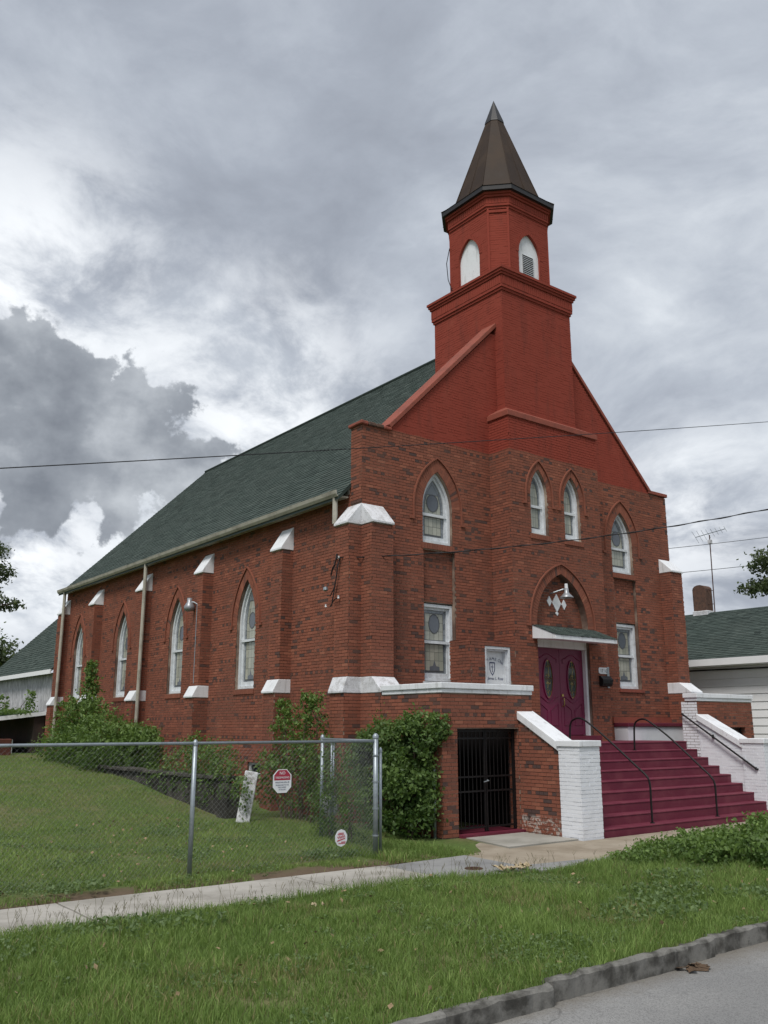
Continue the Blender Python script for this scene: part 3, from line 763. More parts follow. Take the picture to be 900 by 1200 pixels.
# doors
F_door = Frame((0, -.52, 0), (1, 0, 0), (0, -1, 0))
mb = MB()
for (u0, u1, z0, z1) in ((4.775, 4.845, 1.70, 3.88), (6.595, 6.665, 1.70, 3.88), (4.775, 6.665, 3.882, 4.16)):
    P = rect_loop(u0, u1, z0, z1); mb.solid([F_door(*p, -.1) for p in P], [F_door(*p, .10) for p in P])
mb.build('door_frame', M_white, church)
mb = MB(); mb.box(4.70, 6.74, -.90, -.45, 1.60, 1.775); mb.build('door_sill', M_red, church)
def ellipse(c, z, rx, rz, n=28): return [(c + rx * math.cos(2 * math.pi * t / n), z + rz * math.sin(2 * math.pi * t / n)) for t in range(n)]
for s_, (u0, u1) in enumerate(((4.85, 5.715), (5.725, 6.59))):
    c = (u0 + u1) / 2; mb = MB(); P = rect_loop(u0, u1, 1.79, 3.875); mb.solid([F_door(*p, -.05) for p in P], [F_door(*p, .0) for p in P])
    d = mb.build('door', M_door, church)
    mb = MB(); ring(mb, F_door, ellipse(c, 3.13, .185, .49), ellipse(c, 3.13, .155, .455), .028, 0); mb.build('oval_trim', M_door, d)
    mb = MB(); mb.face([F_door(*p, .008) for p in ellipse(c, 3.13, .160, .46)]); g = mb.build('oval_glass', M_gdoor, d)
    mb = MB()
    ring(mb, F_door, ellipse(c, 3.13, .156, .456), ellipse(c, 3.13, .142, .438), .013, .008)
    def cm(pts): mb.tube([F_door(*p, .012) for p in pts], .0045, 4)
    for z in (2.82, 3.44): cm([(c + .125 * t, z + .03 * math.sin(t * 6)) for t in np.linspace(-1, 1, 9)])
    for q in range(6): 
        t0 = q * math.pi / 3; cm([(c + .02 * math.cos(t0), 3.12 + .03 * math.sin(t0)), (c + .09 * math.cos(t0 + .35), 3.12 + .11 * math.sin(t0 + .35)), (c + .10 * math.cos(t0 - .1), 3.12 + .14 * math.sin(t0 - .1)), (c + .05 * math.cos(t0 - .3), 3.12 + .09 * math.sin(t0 - .3))])
    cm([(c - .145, 3.13), (c - .08, 3.15), (c, 3.12), (c + .08, 3.15), (c + .145, 3.13)]); cm([(c, 2.70), (c - .03, 2.9), (c, 3.05)]); cm([(c, 3.56), (c + .03, 3.35), (c, 3.2)])
    mb.build('came', M_brass, d)
    mb = MB()                                           # raised mouldings of the leaf
    def mo(pts, closed=True):
        q = [F_door(*p, .004) for p in pts]; q = q + [q[0]] if closed else q; mb.tube(q, .011, 5)
    arc = [(c + .33 * t, 3.62 + .12 * math.cos(t * math.pi / 2) ** 2 + .0 * t) for t in np.linspace(-1, 1, 13)]
    mo([(c - .33, 3.52)] + arc + [(c + .33, 3.52)], False)
    arc = [(c + .33 * t, 2.70 - .14 * math.cos(t * math.pi / 2) ** 2) for t in np.linspace(-1, 1, 13)]
    mo(arc, False)
    for sx in (-1, 1): mo([(c + sx * .06, 2.02), (c + sx * .33, 2.02), (c + sx * .33, 2.54), (c + sx * .06, 2.38)])
    mb.build('moulding', M_door, d)
    if s_ == 1:
        mb = MB(); hx = u0 + .06; mb.tube([F_door(hx, 2.66, .0), F_door(hx, 2.66, .05), F_door(hx, 2.60, .06), F_door(hx, 2.5, .05), F_door(hx, 2.47, 0)], .014, 6)
        mb.lathe([(.035, 0), (.035, -.02), (0, -.02)], F_door(hx, 2.74, 0), 12, 'Y'); mb.build('handle', M_brass, d)
# canopy over the doors
mb = MB(); cx0, cx1, cy = 4.60, 6.86, -1.45
mb.solid([(cx0, -.685, 4.06), (cx0, cy, 3.99), (cx0, cy, 4.09), (cx0, -.685, 4.39)], [(cx1, -.685, 4.06), (cx1, cy, 3.99), (cx1, cy, 4.09), (cx1, -.685, 4.39)])
canopy = mb.build('canopy', M_white, church)
def shingles(name, p0, U, V, lu, lv, parent, tab=.30, exp_=.145, lift=.012, rnd=random.Random(5), keep=None):
    """lapped shingle tabs on a slope: p0 lower corner, U along the eave, V up the slope"""
    U, V = Vector(U).normalized(), Vector(V).normalized(); N = U.cross(V); N = N if N.z > 0 else -N
    mb = MB(); r = 0; v = 0.
    p0 = Vector(p0)
    while v < lv - .01:
        vt = min(v + exp_ * 1.25, lv); u = -tab * rnd.random()
        while u < lu:
            w = tab * rnd.uniform(.55, 1.1); a, b = max(u, 0), min(u + w - .008, lu); u += w
            if b - a < .02: continue
            t = min(1, max(0, rnd.gauss(.5, .22))); l = lift * rnd.uniform(.75, 1.3); dv = rnd.uniform(-.006, .006)
            q = [p0 + U * a + V * max(v + dv, 0) + N * l, p0 + U * b + V * max(v + dv, 0) + N * l, p0 + U * b + V * vt + N * .001, p0 + U * a + V * vt + N * .001]
            mb.face(q, t); mb.face([q[0], q[1], q[1] - N * l, q[0] - N * l], t * .5)
        v += exp_; r += 1
    return stuff(mb.build(name, M_shing, parent, tone=True))
shingles('shingles', (cx0 - .02, cy - .02, 4.098), (1, 0, 0), (0, .77, .302), cx1 - cx0 + .04, .82, canopy, .18, .12, .01)

# notice board block beside the bay
sb = [(2.56, 0), (4.02, 0), (4.02, 3.92), (2.56, 3.92)]
NBX0, NBX1, NBZ = 3.0, 3.83, 3.80
holed_wall('notice_board_wall', F_bay, [(2.56, .5), (4.02, .5), (4.02, 3.92), (2.56, 3.92)], [(rect_loop(NBX0, NBX1, 2.62, NBZ), .2)], .2, M_mort, church, thick=.68)
BL.lay(F_bay, 1.6, 3.92, lambda za, zb: cut([(2.56 - PROUD, 4.008)], NBX0, NBX1) if zb > 2.6 and za < NBZ else [(2.56 - PROUD, 4.008)])
BL.lay(Frame((2.56, 0, 0), (0, 1, 0), (-1, 0, 0)), 1.6, 3.92, lambda a, b: [(-.70, 0)])
mb = MB(); mb.box(2.552, 4.0, -.708, -.01, 3.924, 3.94); mb.build('ledge', M_plain, church)
F_nb = Frame((0, -.70, 0), (1, 0, 0), (0, -1, 0))
mb = MB(); ring(mb, F_nb, rect_loop(NBX0, NBX1, 2.62, NBZ, .003), rect_loop(NBX0, NBX1, 2.62, NBZ, .06), -.005, -.20)
ring(mb, F_nb, rect_loop(NBX0, NBX1, 2.62, NBZ, .06), rect_loop(NBX0, NBX1, 2.62, NBZ, .10), -.06, -.20)
nb = mb.build('notice_board', M_frame, church)
mb = MB(); mb.face([F_nb(*p, -.17) for p in rect_loop(NBX0, NBX1, 2.62, NBZ, .05)]); nbp = mb.build('panel', M_signw, nb)
def nbM(u, z): return plane_M(F_nb(u, z, -.166), (1, 0, 0), (0, 0, 1))
nc = (NBX0 + NBX1) / 2 - .02
text('Mt. Zion A.M.E. Church', .094, M_ink, nb, nbM(nc, 3.50), shear=.15, curve_r=.62)
text('Rev. James L. Ross', .09, M_ink, nb, nbM(nc, 3.05), shear=.2)
text('Sunday School      9:30 AM', .048, M_ink, nb, nbM(nc, 2.92)); text('Sunday Worship     11:00 AM', .048, M_ink, nb, nbM(nc, 2.83))
sh = [(-.085, .15), (.085, .15), (.085, -.02), (.05, -.10), (0, -.16), (-.05, -.10), (-.085, -.02)]
mb = MB(); F_s = Frame((nc, -.70 + .166, 3.30), (1, 0, 0), (0, -1, 0)); ring(mb, F_s, sh, [(x * .78, z * .82) for x, z in sh], .001, -.003)
mb.box(nc - .008, nc + .008, -.70 + .1645, -.70 + .168, 3.22, 3.40); mb.box(nc - .04, nc + .04, -.70 + .1644, -.70 + .168, 3.335, 3.35); mb.build('shield_emblem', M_ink, nb)

# nave side wall
side_c = [5.13 + 4.285 * k for k in range(4)]
SW = (.50, 2.94, 4.62, 5.80)
holes = [(arch_loop(c, *SW), .27) for c in side_c] + [(rect_loop(4.1, 4.8, .82, 1.12), .15)]
holed_wall('side_wall', F_side, [(.40, 0), (LEN, 0), (LEN, 7.42), (.40, 7.42)], holes, .16, M_mort, church)
def iv_side(za, zb):
    I = [(.40, LEN)]
    for c in side_c:
        if zb > SW[1] and za < SW[3]:
            w = arch_hw(SW[0], SW[2], SW[3], za)
            if w > 0: I = cut(I, c - w, c + w)
    if zb > .82 and za < 1.12: I = cut(I, 4.1, 4.8)
    return I
BL.lay(F_side, .05, 7.3, iv_side)
for j, c in enumerate(side_c):
    window(F_side, c, SW[0], SW[1], None, SW[2], SW[3], rail=4.20, med=(4.72, .15, .2), seed=30 + j, lowmed=True)
    BL.voussoirs(F_side, c, SW[0], SW[2], SW[3], .22, .016); hood(F_side, c, SW[0], SW[2], SW[3], .26, .05)
    mb = MB()
    for q in range(14): u = c - .54 + q * .0775; mb.solid([F_side(*p, -.12) for p in rect_loop(u, u + .069, 2.80, 2.93)], [F_side(*p, .035) for p in rect_loop(u, u + .069, 2.80, 2.92)], random.uniform(.3, .7))
    mb.build('brick_sill', M_brick, church, tone=True)
mb = MB(); ring(mb, F_side, rect_loop(4.1, 4.8, .82, 1.12, .003), rect_loop(4.1, 4.8, .82, 1.12, .05), -.05, -.15); bw = mb.build('basement_window', M_frame, church)
mb = MB(); mb.face([F_side(*p, -.1) for p in rect_loop(4.1, 4.8, .82, 1.12, .04)]); mb.build('pane', M_gdoor, bw)
mb = MB(); mb.face([(W, .42, 0), (W, LEN, 0), (W, LEN, 7.4), (W, .42, 7.4)]); mb.build('side_wall', M_plain, church)
mb = MB(); mb.face([(0, LEN, 0), (W, LEN, 0), (W, LEN, 7.4), (W / 2, LEN, 13.05), (0, LEN, 7.4)]); mb.build('back_wall', M_plain, church)

# buttresses with white caps
def buttress(axis, at, thick, p1, p2, z_up=6.36, z_up_top=6.86, z_lo=2.74, z_lo_top=3.12, flip=1, base=0., old=False, face_at=0., single=0, frontonly=False, zmin=0.):
    """axis 'x': stands against the side wall (projects -X), 'y': against the front (projects -Y)"""
    if axis == 'x': Pt = lambda s, p, z: (face_at - p * flip, at + s, z); Fo = lambda p: Frame((face_at - p * flip, at, 0), (0, 1, 0), (-flip, 0, 0)); Fa = Frame((face_at, at, 0), (-flip, 0, 0), (0, -1, 0)); Fb = Frame((face_at, at + thick, 0), (-flip, 0, 0), (0, 1, 0))
    else: Pt = lambda s, p, z: (at + s, face_at - p, z); Fo = lambda p: Frame((at, face_at - p, 0), (1, 0, 0), (0, -1, 0)); Fa = Frame((at, face_at, 0), (0, -1, 0), (-1, 0, 0)); Fb = Frame((at + thick, face_at, 0), (0, -1, 0), (1, 0, 0))
    mb = MB()
    for (p, z0, z1) in ((p2, zmin, z_lo), (p1, z_lo + .002, z_up)):
        mb.solid([Pt(0, -.02, z0), Pt(0, p, z0), Pt(thick, p, z0), Pt(thick, -.02, z0)], [Pt(0, -.02, z1), Pt(0, p, z1), Pt(thick, p, z1), Pt(thick, -.02, z1)])
    b = mb.build('buttress', M_mort, church)
    L_ = Bricklayer(M_brick, seed=int(at * 37) + (5 if axis == 'y' else 0))
    for (p, z0, z1) in ((p2, max(zmin, .02), z_lo - .01), (p1, z_lo + .02, z_up - .01)):
        L_.lay(Fo(p), z0, z1, lambda a, c: [(-PROUD, thick + PROUD)], header=0, single=single if z0 < 1 else 0)
        L_.lay(Fa, z0, z1, lambda a, c, p=p: [(.0, p)], header=0, single=single if z0 < 1 else 0); L_.lay(Fb, z0, z1, lambda a, c, p=p: [(.0, p)], header=0)
    L_.finish(b)
    o = .055; cm_ = M_capold if old else M_white
    for (p, pin, z0, z1, lip) in ((p2, p1 - .02, z_lo, z_lo_top, .045), (p1, -.0, z_up, z_up_top, .05)):
        mb = MB()
        prof = [(0, z0), (p + o, z0), (p + o, z0 + lip), (pin + .05, z1), (0, z1)]
        if p == p1: prof = [(-.0, z0), (p + o, z0), (p + o, z0 + lip), (.02, z1), (-.0, z1)]
        mb.solid([Pt(-o * .4, q, z) for q, z in prof], [Pt(thick + o * .4, q, z) for q, z in prof])
        mb.build('buttress_cap', M_capold if (old and p == p1) else cm_, b)
    return b
buttress('x', .0, .50, .345, .44, z_lo=2.68, z_lo_top=3.02, old=True, zmin=.0, single=110)
for k in range(4): buttress('x', 2.86 + 4.29 * k, .50, .31, .44, z_up=6.22, z_up_top=6.80, z_lo=2.76, z_lo_top=3.08, zmin=.0)
buttress('x', LEN - .45, .45, .31, .44, z_up=6.22, z_up_top=6.80, z_lo=2.76, z_lo_top=3.08)
buttress('y', .0, .57, .39, .70, z_lo=2.68, z_lo_top=3.02, old=True)
buttress('y', W - .53, .53, .37, .70, z_up=6.38, z_up_top=6.80, z_lo=2.90, z_lo_top=3.20)
for k in range(5): buttress('x', 2.86 + 4.29 * k - (.9 if k == 4 else 0), .50, .31, .44, z_up=6.22, z_up_top=6.80, flip=-1, face_at=W)
tag(BL.finish(church, 'brickwork'), 'courses of dark red brick over the church walls')

# nave roof
def roof_side(sx):
    x0 = -.34 if sx > 0 else W + .34
    zr = lambda x: 7.42 + (x if sx > 0 else W - x)
    mb = MB(); e, rdg = x0, W / 2
    q = [(e, .40, zr(e)), (e, LEN + .08, zr(e)), (rdg, LEN + .08, zr(rdg)), (rdg, .40, zr(rdg))]
    mb.solid([(x, y, z - .09) for x, y, z in q], [(x, y, z - .012) for x, y, z in q])
    r_ = mb.build('roof', M_shing, church)
    if sx > 0: shingles('shingles', (e, .40, zr(e) - .012), (0, 1, 0), (1, 0, 1), LEN - .32, 8.54, r_, .32, .145, .016)
    return r_
roofL = roof_side(1); roof_side(-1)
mb = MB(); mb.tube([(W / 2, .4, 13.13), (W / 2, LEN + .08, 13.13)], .06, 8); mb.build('ridge_cap', M_shing, roofL)
mb = MB(); mb.box(-.03, .0, .46, LEN, 7.15, 7.40); mb.build('frieze_board', M_cream, church)
# box gutter: a trough with a rolled lip
mb = MB(); prof = [(-.06, 7.06), (-.36, 7.06), (-.40, 7.12), (-.42, 7.20), (-.385, 7.20), (-.37, 7.09), (-.06, 7.09)]
mb.solid([(x, .44, z) for x, z in prof], [(x, LEN + .1, z) for x, z in prof]); mb.build('gutter', M_cream, church)
for y, zb in ((.62, 6.45), (11.35, .85), (19.20, 1.0)):
    mb = MB(); mb.tube([(-.30, y, 7.08), (-.30, y, 7.0), (-.30, y, 6.85) if zb < 6 else (-.30, y, 6.9), (-.30, y, zb)], .06, 8)
    mb.build('downspout', M_cream, church)
# gable coping
def coping(pts, w0=-.06, w1=.48, t=.10, name='coping', m=M_cope):
    mb = MB()
    for (p, q) in zip(pts, pts[1:]):
        d = (Vector((q[0], 0, q[1])) - Vector((p[0], 0, p[1]))).normalized(); n = Vector((-d.z, 0, d.x)); n = n if n.z > 0 else -n
        a, b = Vector((p[0], 0, p[1])), Vector((q[0], 0, q[1]))
        mb.solid([(v.x, w0, v.z) for v in (a, b, b + n * t, a + n * t)], [(v.x, w1, v.z) for v in (a, b, b + n * t, a + n * t)])
    return mb.build(name, m, church)
coping([(.80, 8.79), (4.40, 12.40)]); coping([(10.60, 8.79), (7.0, 12.40)])
coping([(10.56, 8.765), (W + .06, 8.765)])
for k in range(4): rough_block('coping_stone', -.07 + k * .225, .14 + k * .225, -.07, .48, 8.725, 8.81 + random.uniform(-.015, .012), M_cope if k in (0, 3) else M_chim, church, .014, .1, k)

# tower shaft
TB = Bricklayer(M_brick, seed=11, proud=.0035)
TX0, TX1, TY0, TY1 = 4.36, 7.06, -.30, 2.44
mb = MB(); mb.box(TX0, TX1, TY0, TY1, 8.6, 13.9); tower = mb.build('tower', M_mort, church)
TB.lay(F_tow, 9.95, 13.36, lambda a, b: [(TX0 - PROUD, TX1 + PROUD)], header=0)
TB.lay(F_towL, 9.95, 13.36, lambda a, b: [(TY0, TY1)], header=0); TB.lay(F_towR, 9.95, 13.36, lambda a, b: [(TY0, TY1)], header=0); TB.lay(F_towB, 11.5, 13.36, lambda a, b: [(TX0, TX1)], header=0)
TB.finish(tower)
def band(o, z0, z1, name='cornice', m=None, parent=None):
    mb = MB(); mb.box(TX0 - o, TX1 + o, TY0 - o, TY1 + o, z0, z1); return mb.build(name, m or M_brick, parent or tower)
band(.035, 13.36, 13.43); band(.065, 13.432, 13.50)
CB = Bricklayer(M_brick, seed=12, course=.24, length=.082, proud=.010, dark=.02)
band(.065, 13.502, 13.78)
for F, lo, hi in ((Frame((0, TY0 - .065, 0), (1, 0, 0), (0, -1, 0)), TX0 - .065, TX1 + .065), (Frame((TX0 - .065, 0, 0), (0, 1, 0), (-1, 0, 0)), TY0 - .065, TY1 + .065), (Frame((TX1 + .065, 0, 0), (0, 1, 0), (1, 0, 0)), TY0 - .065, TY1 + .065)):
    CB.lay(F, 13.52, 13.76, lambda a, b, lo=lo, hi=hi: [(lo, hi)], header=0, zbase=13.52)
CB.finish(tower, 'soldier_course')
band(.10, 13.782, 13.85); band(.135, 13.852, 13.92); band(.165, 13.922, 13.99)
mb = MB(); o = .165
mb.solid([(TX0 - o, TY0 - o, 13.992), (TX1 + o, TY0 - o, 13.992), (TX1 + o, TY1 + o, 13.992), (TX0 - o, TY1 + o, 13.992)], [(TX0 + .1, TY0 + .1, 14.06), (TX1 - .1, TY0 + .1, 14.06), (TX1 - .1, TY1 - .1, 14.06), (TX0 + .1, TY1 - .1, 14.06)]); mb.build('weathering', M_cope, tower)

# belfry: eight-sided, four wide and four narrow faces
BCX, BCY = 5.71, 1.09
def octo(w, h, z): return [(BCX + x, BCY + y, z) for x, y in ((-h, -w), (h, -w), (w, -h), (w, h), (h, w), (-h, w), (-w, h), (-w, -h))]
BWD, BHF, BZ0, BZ1 = 1.20, .77, 14.0, 16.12
belfry = bpy.data.objects.new('belfry', None)
lp = octo(BWD, BHF, 0); BB = Bricklayer(M_brick, seed=13, proud=.0035)
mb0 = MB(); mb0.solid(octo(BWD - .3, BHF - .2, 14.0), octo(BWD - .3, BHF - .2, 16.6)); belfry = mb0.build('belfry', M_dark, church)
for i in range(8):
    a, b = Vector(lp[i]), Vector(lp[(i + 1) % 8]); U = (b - a).normalized(); N = Vector((U.y, -U.x, 0)); fr = Frame(a, U, N); L = (b - a).length
    if i % 2 == 0:
        c = L / 2; arch = (c, .43, 14.08, 14.90, 15.56)
        holed_wall('belfry_wall', fr, rect_loop(0, L, BZ0, 16.3), [(arch_loop(*arch), .12)], .12, M_mort, belfry)
        def iv(za, zb, arch=arch, L=L):
            I = [(-.004, L + .004)]; w = arch_hw(arch[1], arch[3], arch[4], za) if zb > arch[2] and za < arch[4] else -1
            return cut(I, arch[0] - w, arch[0] + w) if w > 0 else I
        BB.lay(fr, BZ0 + .05, BZ1, iv, header=0); BB.voussoirs(fr, c, .43, 14.90, 15.56, .11, .013)
        mb = MB(); mb.face([fr(*p, -.07) for p in arch_loop(c, .43, 14.06, 14.90, 15.56, -.01)]); pan = mb.build('belfry_panel', M_white, belfry)
        if i == 0:
            u0, u1, z0, z1 = c - .21, c + .21, 14.30, 14.93
            mb = MB(); mb.face([fr(u0, z0, -.064), fr(u1, z0, -.064), fr(u1, z1, -.064), fr(u0, z1, -.064)]); mb.build('vent_opening', mat('vent_grey', col=(.10, .105, .11), rough=.8), pan)
            for k in range(11):
                z = z0 + .02 + k * .057; mb = MB(); mb.solid([fr(u0, z, -.035), fr(u1, z, -.035), fr(u1, z + .008, -.035), fr(u0, z + .008, -.035)], [fr(u0, z + .03, -.062), fr(u1, z + .03, -.062), fr(u1, z + .038, -.062), fr(u0, z + .038, -.062)]); mb.build('louvre_slat', M_frame, pan)
    else:
        holed_wall('belfry_wall', fr, rect_loop(0, L, BZ0, 16.3), [], 0, M_mort, belfry)
        BB.lay(fr, BZ0 + .05, BZ1 - .12, lambda a_, b_, L=L: [(.055, L - .055)], header=0)
        for (u0, u1) in ((-.0, .055), (L - .055, L)):
            P = rect_loop(u0, u1, BZ0 + .05, BZ1); mb = MB(); mb.solid([fr(*p, 0) for p in P], [fr(*p, .03) for p in P]); mb.build('corner_strip', M_brick, belfry)
        P = rect_loop(0.002, L - .002, BZ1 - .12, BZ1 - .04); mb = MB(); mb.solid([fr(*p, 0) for p in P], [fr(*p, .034) for p in P]); mb.build('panel_head', M_brick, belfry)
BB.finish(belfry)
def oring(o, z0, z1, name, m, parent, o2=None):
    mb = MB(); k = .414; o2 = o if o2 is None else o2
    mb.solid(octo(BWD + o, BHF + o * k, z0), octo(BWD + o2, BHF + o2 * k, z1)); return mb.build(name, m, parent)
oring(.03, 16.12, 16.19, 'cornice', M_brick, belfry); oring(.06, 16.192, 16.26, 'cornice', M_brick, belfry); oring(.055, 16.262, 16.46, 'cornice', M_brick, belfry)
CB = Bricklayer(M_brick, seed=14, course=.17, length=.085, proud=.012, dark=.02)
lp = octo(BWD + .055, BHF + .023, 0)
for i in range(8):
    a, b = Vector(lp[i]), Vector(lp[(i + 1) % 8]); U = (b - a).normalized(); CB.lay(Frame(a, U, Vector((U.y, -U.x, 0))), 16.27, 16.44, lambda a_, b_, L=(b - a).length: [(0, L)], header=0, zbase=16.27)
CB.finish(belfry, 'soldier_course')
oring(.10, 16.462, 16.53, 'cornice', M_brick, belfry); oring(.14, 16.532, 16.60, 'cornice', M_brick, belfry)
# spire
oring(.23, 16.602, 16.74, 'fascia', M_fascia, church)
mb = MB(); SB = (1.14, .56)
mb.solid(octo(BWD + .245, BHF + .105, 16.742), octo(SB[0], SB[1], 16.98)); mb.solid(octo(SB[0], SB[1], 16.982), octo(.055, .027, 20.5))
spire = mb.build('spire', M_copper, church)
A = octo(SB[0] + .006, SB[1] + .004, 16.985); Bq = octo(.058, .03, 20.45); E0 = octo(BWD + .25, BHF + .107, 16.748)
for i in range(8):
    mb = MB(); mb.tube([E0[i], A[i], Bq[i]], [.014, .016, .008], 5); mb.build('standing_seam', M_copper, spire)
    if i % 2 == 0:
        j = (i + 1) % 8; m0 = [(A[i][q] + A[j][q]) / 2 for q in range(3)]; m1 = [(Bq[i][q] + Bq[j][q]) / 2 for q in range(3)]
        mb = MB(); mb.tube([m0, m1], [.013, .006], 5); mb.build('standing_seam', M_copper, spire)
mb = MB(); r0 = octo(.255, .125, 19.86); mb.solid(octo(.275, .135, 19.84), octo(.262, .13, 19.90)); mb.solid(octo(.262, .13, 19.902), octo(.002, .001, 20.72)); mb.build('spire_cap', M_fascia, spire)
mb = MB(); mb.tube([(4.50, 1.8, 14.2), (4.43, 1.9, 14.6), (4.38, 1.9, 15.1), (4.47, 1.86, 15.6)], .012, 5); mb.build('cable', M_wire, belfry)

# ------------------------------------------------------------------ entrance porch and steps
porch = thing('entrance_porch', 'brick entrance porch with white capped walls and wide maroon steps', 'porch')
PB = Bricklayer(M_brick, seed=21, dark=.07)
def wing(x0, x1, yf, gx0, gx1, gz, left):
    fr = Frame((0, yf, 0), (1, 0, 0), (0, -1, 0))
    mb = MB(); yb = yf + .30
    mb.box(x0, gx0, yf, yb, -.15, 2.62); mb.box(gx1, x1, yf, yb, -.15, 2.62); mb.box(gx0, gx1, yf, yb, gz, 2.62)
    if left: mb.box(x0, x0 + .30, yb, -.72, -.15, 2.62)
    else:
        mb.box(x1 - .30, x1, yb, -.72, -.15, 2.62); mb.box(x0, x0 + .30, yb, yb + .15, -.15, 2.62)
    w = mb.build('wing_wall', M_mort, porch)
    iv = lambda za, zb: cut([(x0 - (PROUD if left else 0), x1)], gx0, gx1) if za < gz - .03 else [(x0 - (PROUD if left else 0), x1)]
    PB.lay(fr, .0 if left else -.08, 2.60, iv, header=7, single=300 if left else 0)
    if left: PB.lay(Frame((x0, 0, 0), (0, 1, 0), (-1, 0, 0)), .0, 2.60, lambda a, b: [(yf, -.72)])
    else: PB.lay(Frame((x1, 0, 0), (0, 1, 0), (1, 0, 0)), .0, 2.60, lambda a, b: [(yf, -.72)])
    # inner reveals of the gate opening
    PB.lay(Frame((gx0, 0, 0), (0, 1, 0), (1, 0, 0)), 0, gz, lambda a, b: [(yf, yb)]); PB.lay(Frame((gx1, 0, 0), (0, 1, 0), (-1, 0, 0)), 0, gz, lambda a, b: [(yf, yb)])
    # white two-step coping
    mb = MB(); o = .03
    mb.box(x0 - o, x1 + o * .3, yf - o, yb + o, 2.622, 2.70)
    mb.box(x0 - o * 2, x1 + o, yf - o * 2, yb + o * 2, 2.702, 2.815)
    if left: mb.box(x0 - o, x0 + .33, yb + o + .002, -.78, 2.622, 2.70); mb.box(x0 - o * 2, x0 + .36, yb + 2 * o + .002, -.78, 2.702, 2.815)
    else: mb.box(x1 - .33, x1 + o, yb + o + .002, -.78, 2.622, 2.70); mb.box(x1 - .36, x1 + 2 * o, yb + 2 * o + .002, -.78, 2.702, 2.815)
    mb.build('wing_coping', M_white, porch)
    # floor over the passage, dark room behind, gate
    mb = MB(); mb.box(x0 + .31, x1 - .31, yb, -.02, 1.96 if left else 1.44, 2.06 if left else 1.54); mb.build('wing_floor', M_oldconc, porch)
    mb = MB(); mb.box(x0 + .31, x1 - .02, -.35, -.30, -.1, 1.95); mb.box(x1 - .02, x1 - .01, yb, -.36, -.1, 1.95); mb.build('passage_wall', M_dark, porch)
    gy = yf + .12; n = 15 if left else 8; mid = (gx0 + gx1) / 2
    def leaf(a, b):
        g = bpy.data.objects.new('x', None); mb = MB()
        for q in (a + .02, b - .02): mb.box(q - .016, q + .016, gy - .016, gy + .016, .04, gz - .02)
        for z in (.12, .78, 1.05, gz - .18, gz - .04): mb.box(a + .036, b - .036, gy - .014, gy + .014, z - .016, z + .016)
        g = mb.build('gate', M_black, porch)
        k = max(3, int((b - a) / .11))
        for q in range(1, k):
            u = a + .02 + (b - a - .04) * q / k; mb = MB(); mb.box(u - .008, u + .008, gy - .006, gy + .006, .12, gz - .04); mb.build('bar', M_black, g)
        mb = MB(); s = MB(); mb.face([(a + .03, gy + .03, .08), (b - .03, gy + .03, .08), (b - .03, gy + .03, gz - .05), (a + .03, gy + .03, gz - .05)])
        return g
    mb = MB(); ring(mb, Frame((0, gy + .02, 0), (1, 0, 0), (0, -1, 0)), rect_loop(gx0 + .003, gx1 - .003, -.02, gz - .003), rect_loop(gx0 + .05, gx1 - .05, .03, gz - .04), .03, -.03); mb.build('gate_frame', M_black, porch)
    if left:
        g1 = leaf(gx0 + .05, mid - .005); g2 = leaf(mid + .005, gx1 - .05)
        mb = MB(); mb.tube([(mid + .03, gy - .02, .98), (mid + .03, gy - .06, .97), (mid - .10, gy - .065, .95)], .012, 6); mb.build('latch', M_steel, g2)
    else: leaf(gx0 + .05, gx1 - .05)
    mb = MB(); mb.box(gx0, gx1, yf - .12, yb + .8, -.09 if not left else -.04, -.005 if not left else .03); mb.build('gate_threshold', M_red, porch)
wing(0., 2.44, -2.62, .37, 2.04, 1.95, True)
wing(8.9, W, -2.2, 10.1, 11.02, 2.0, False)

# steps: each tread and riser a block of its own
STX0, STX1 = 2.46, 8.895
ny = [-4.16 + .29 * k for k in range(9)]; nz = [.115 + .19 * k for k in range(9)]
for k in range(9):
    y0 = ny[k]; y1 = ny[k + 1] if k < 8 else -.02; bot = -.2 if k == 0 else nz[k - 1] - .04
    x0 = STX0 if k else 2.575
    mb = MB(); mb.solid([(x0, y0 + .012, bot), (STX1, y0 + .012, bot), (STX1, y1 + .06, bot), (x0, y1 + .06, bot)], [(x0, y0 + .012, nz[k] - .035), (STX1, y0 + .012, nz[k] - .035), (STX1, y1 + .06, nz[k] - .035), (x0, y1 + .06, nz[k] - .035)])
    mb.solid([(x0, y0, nz[k] - .034), (STX1, y0, nz[k] - .034), (STX1, y1 + .05, nz[k] - .034), (x0, y1 + .05, nz[k] - .034)], [(x0, y0 + .008, nz[k]), (STX1, y0 + .008, nz[k]), (STX1, y1 + .05, nz[k]), (x0, y1 + .05, nz[k])])
    mb.build('step', M_red, porch)
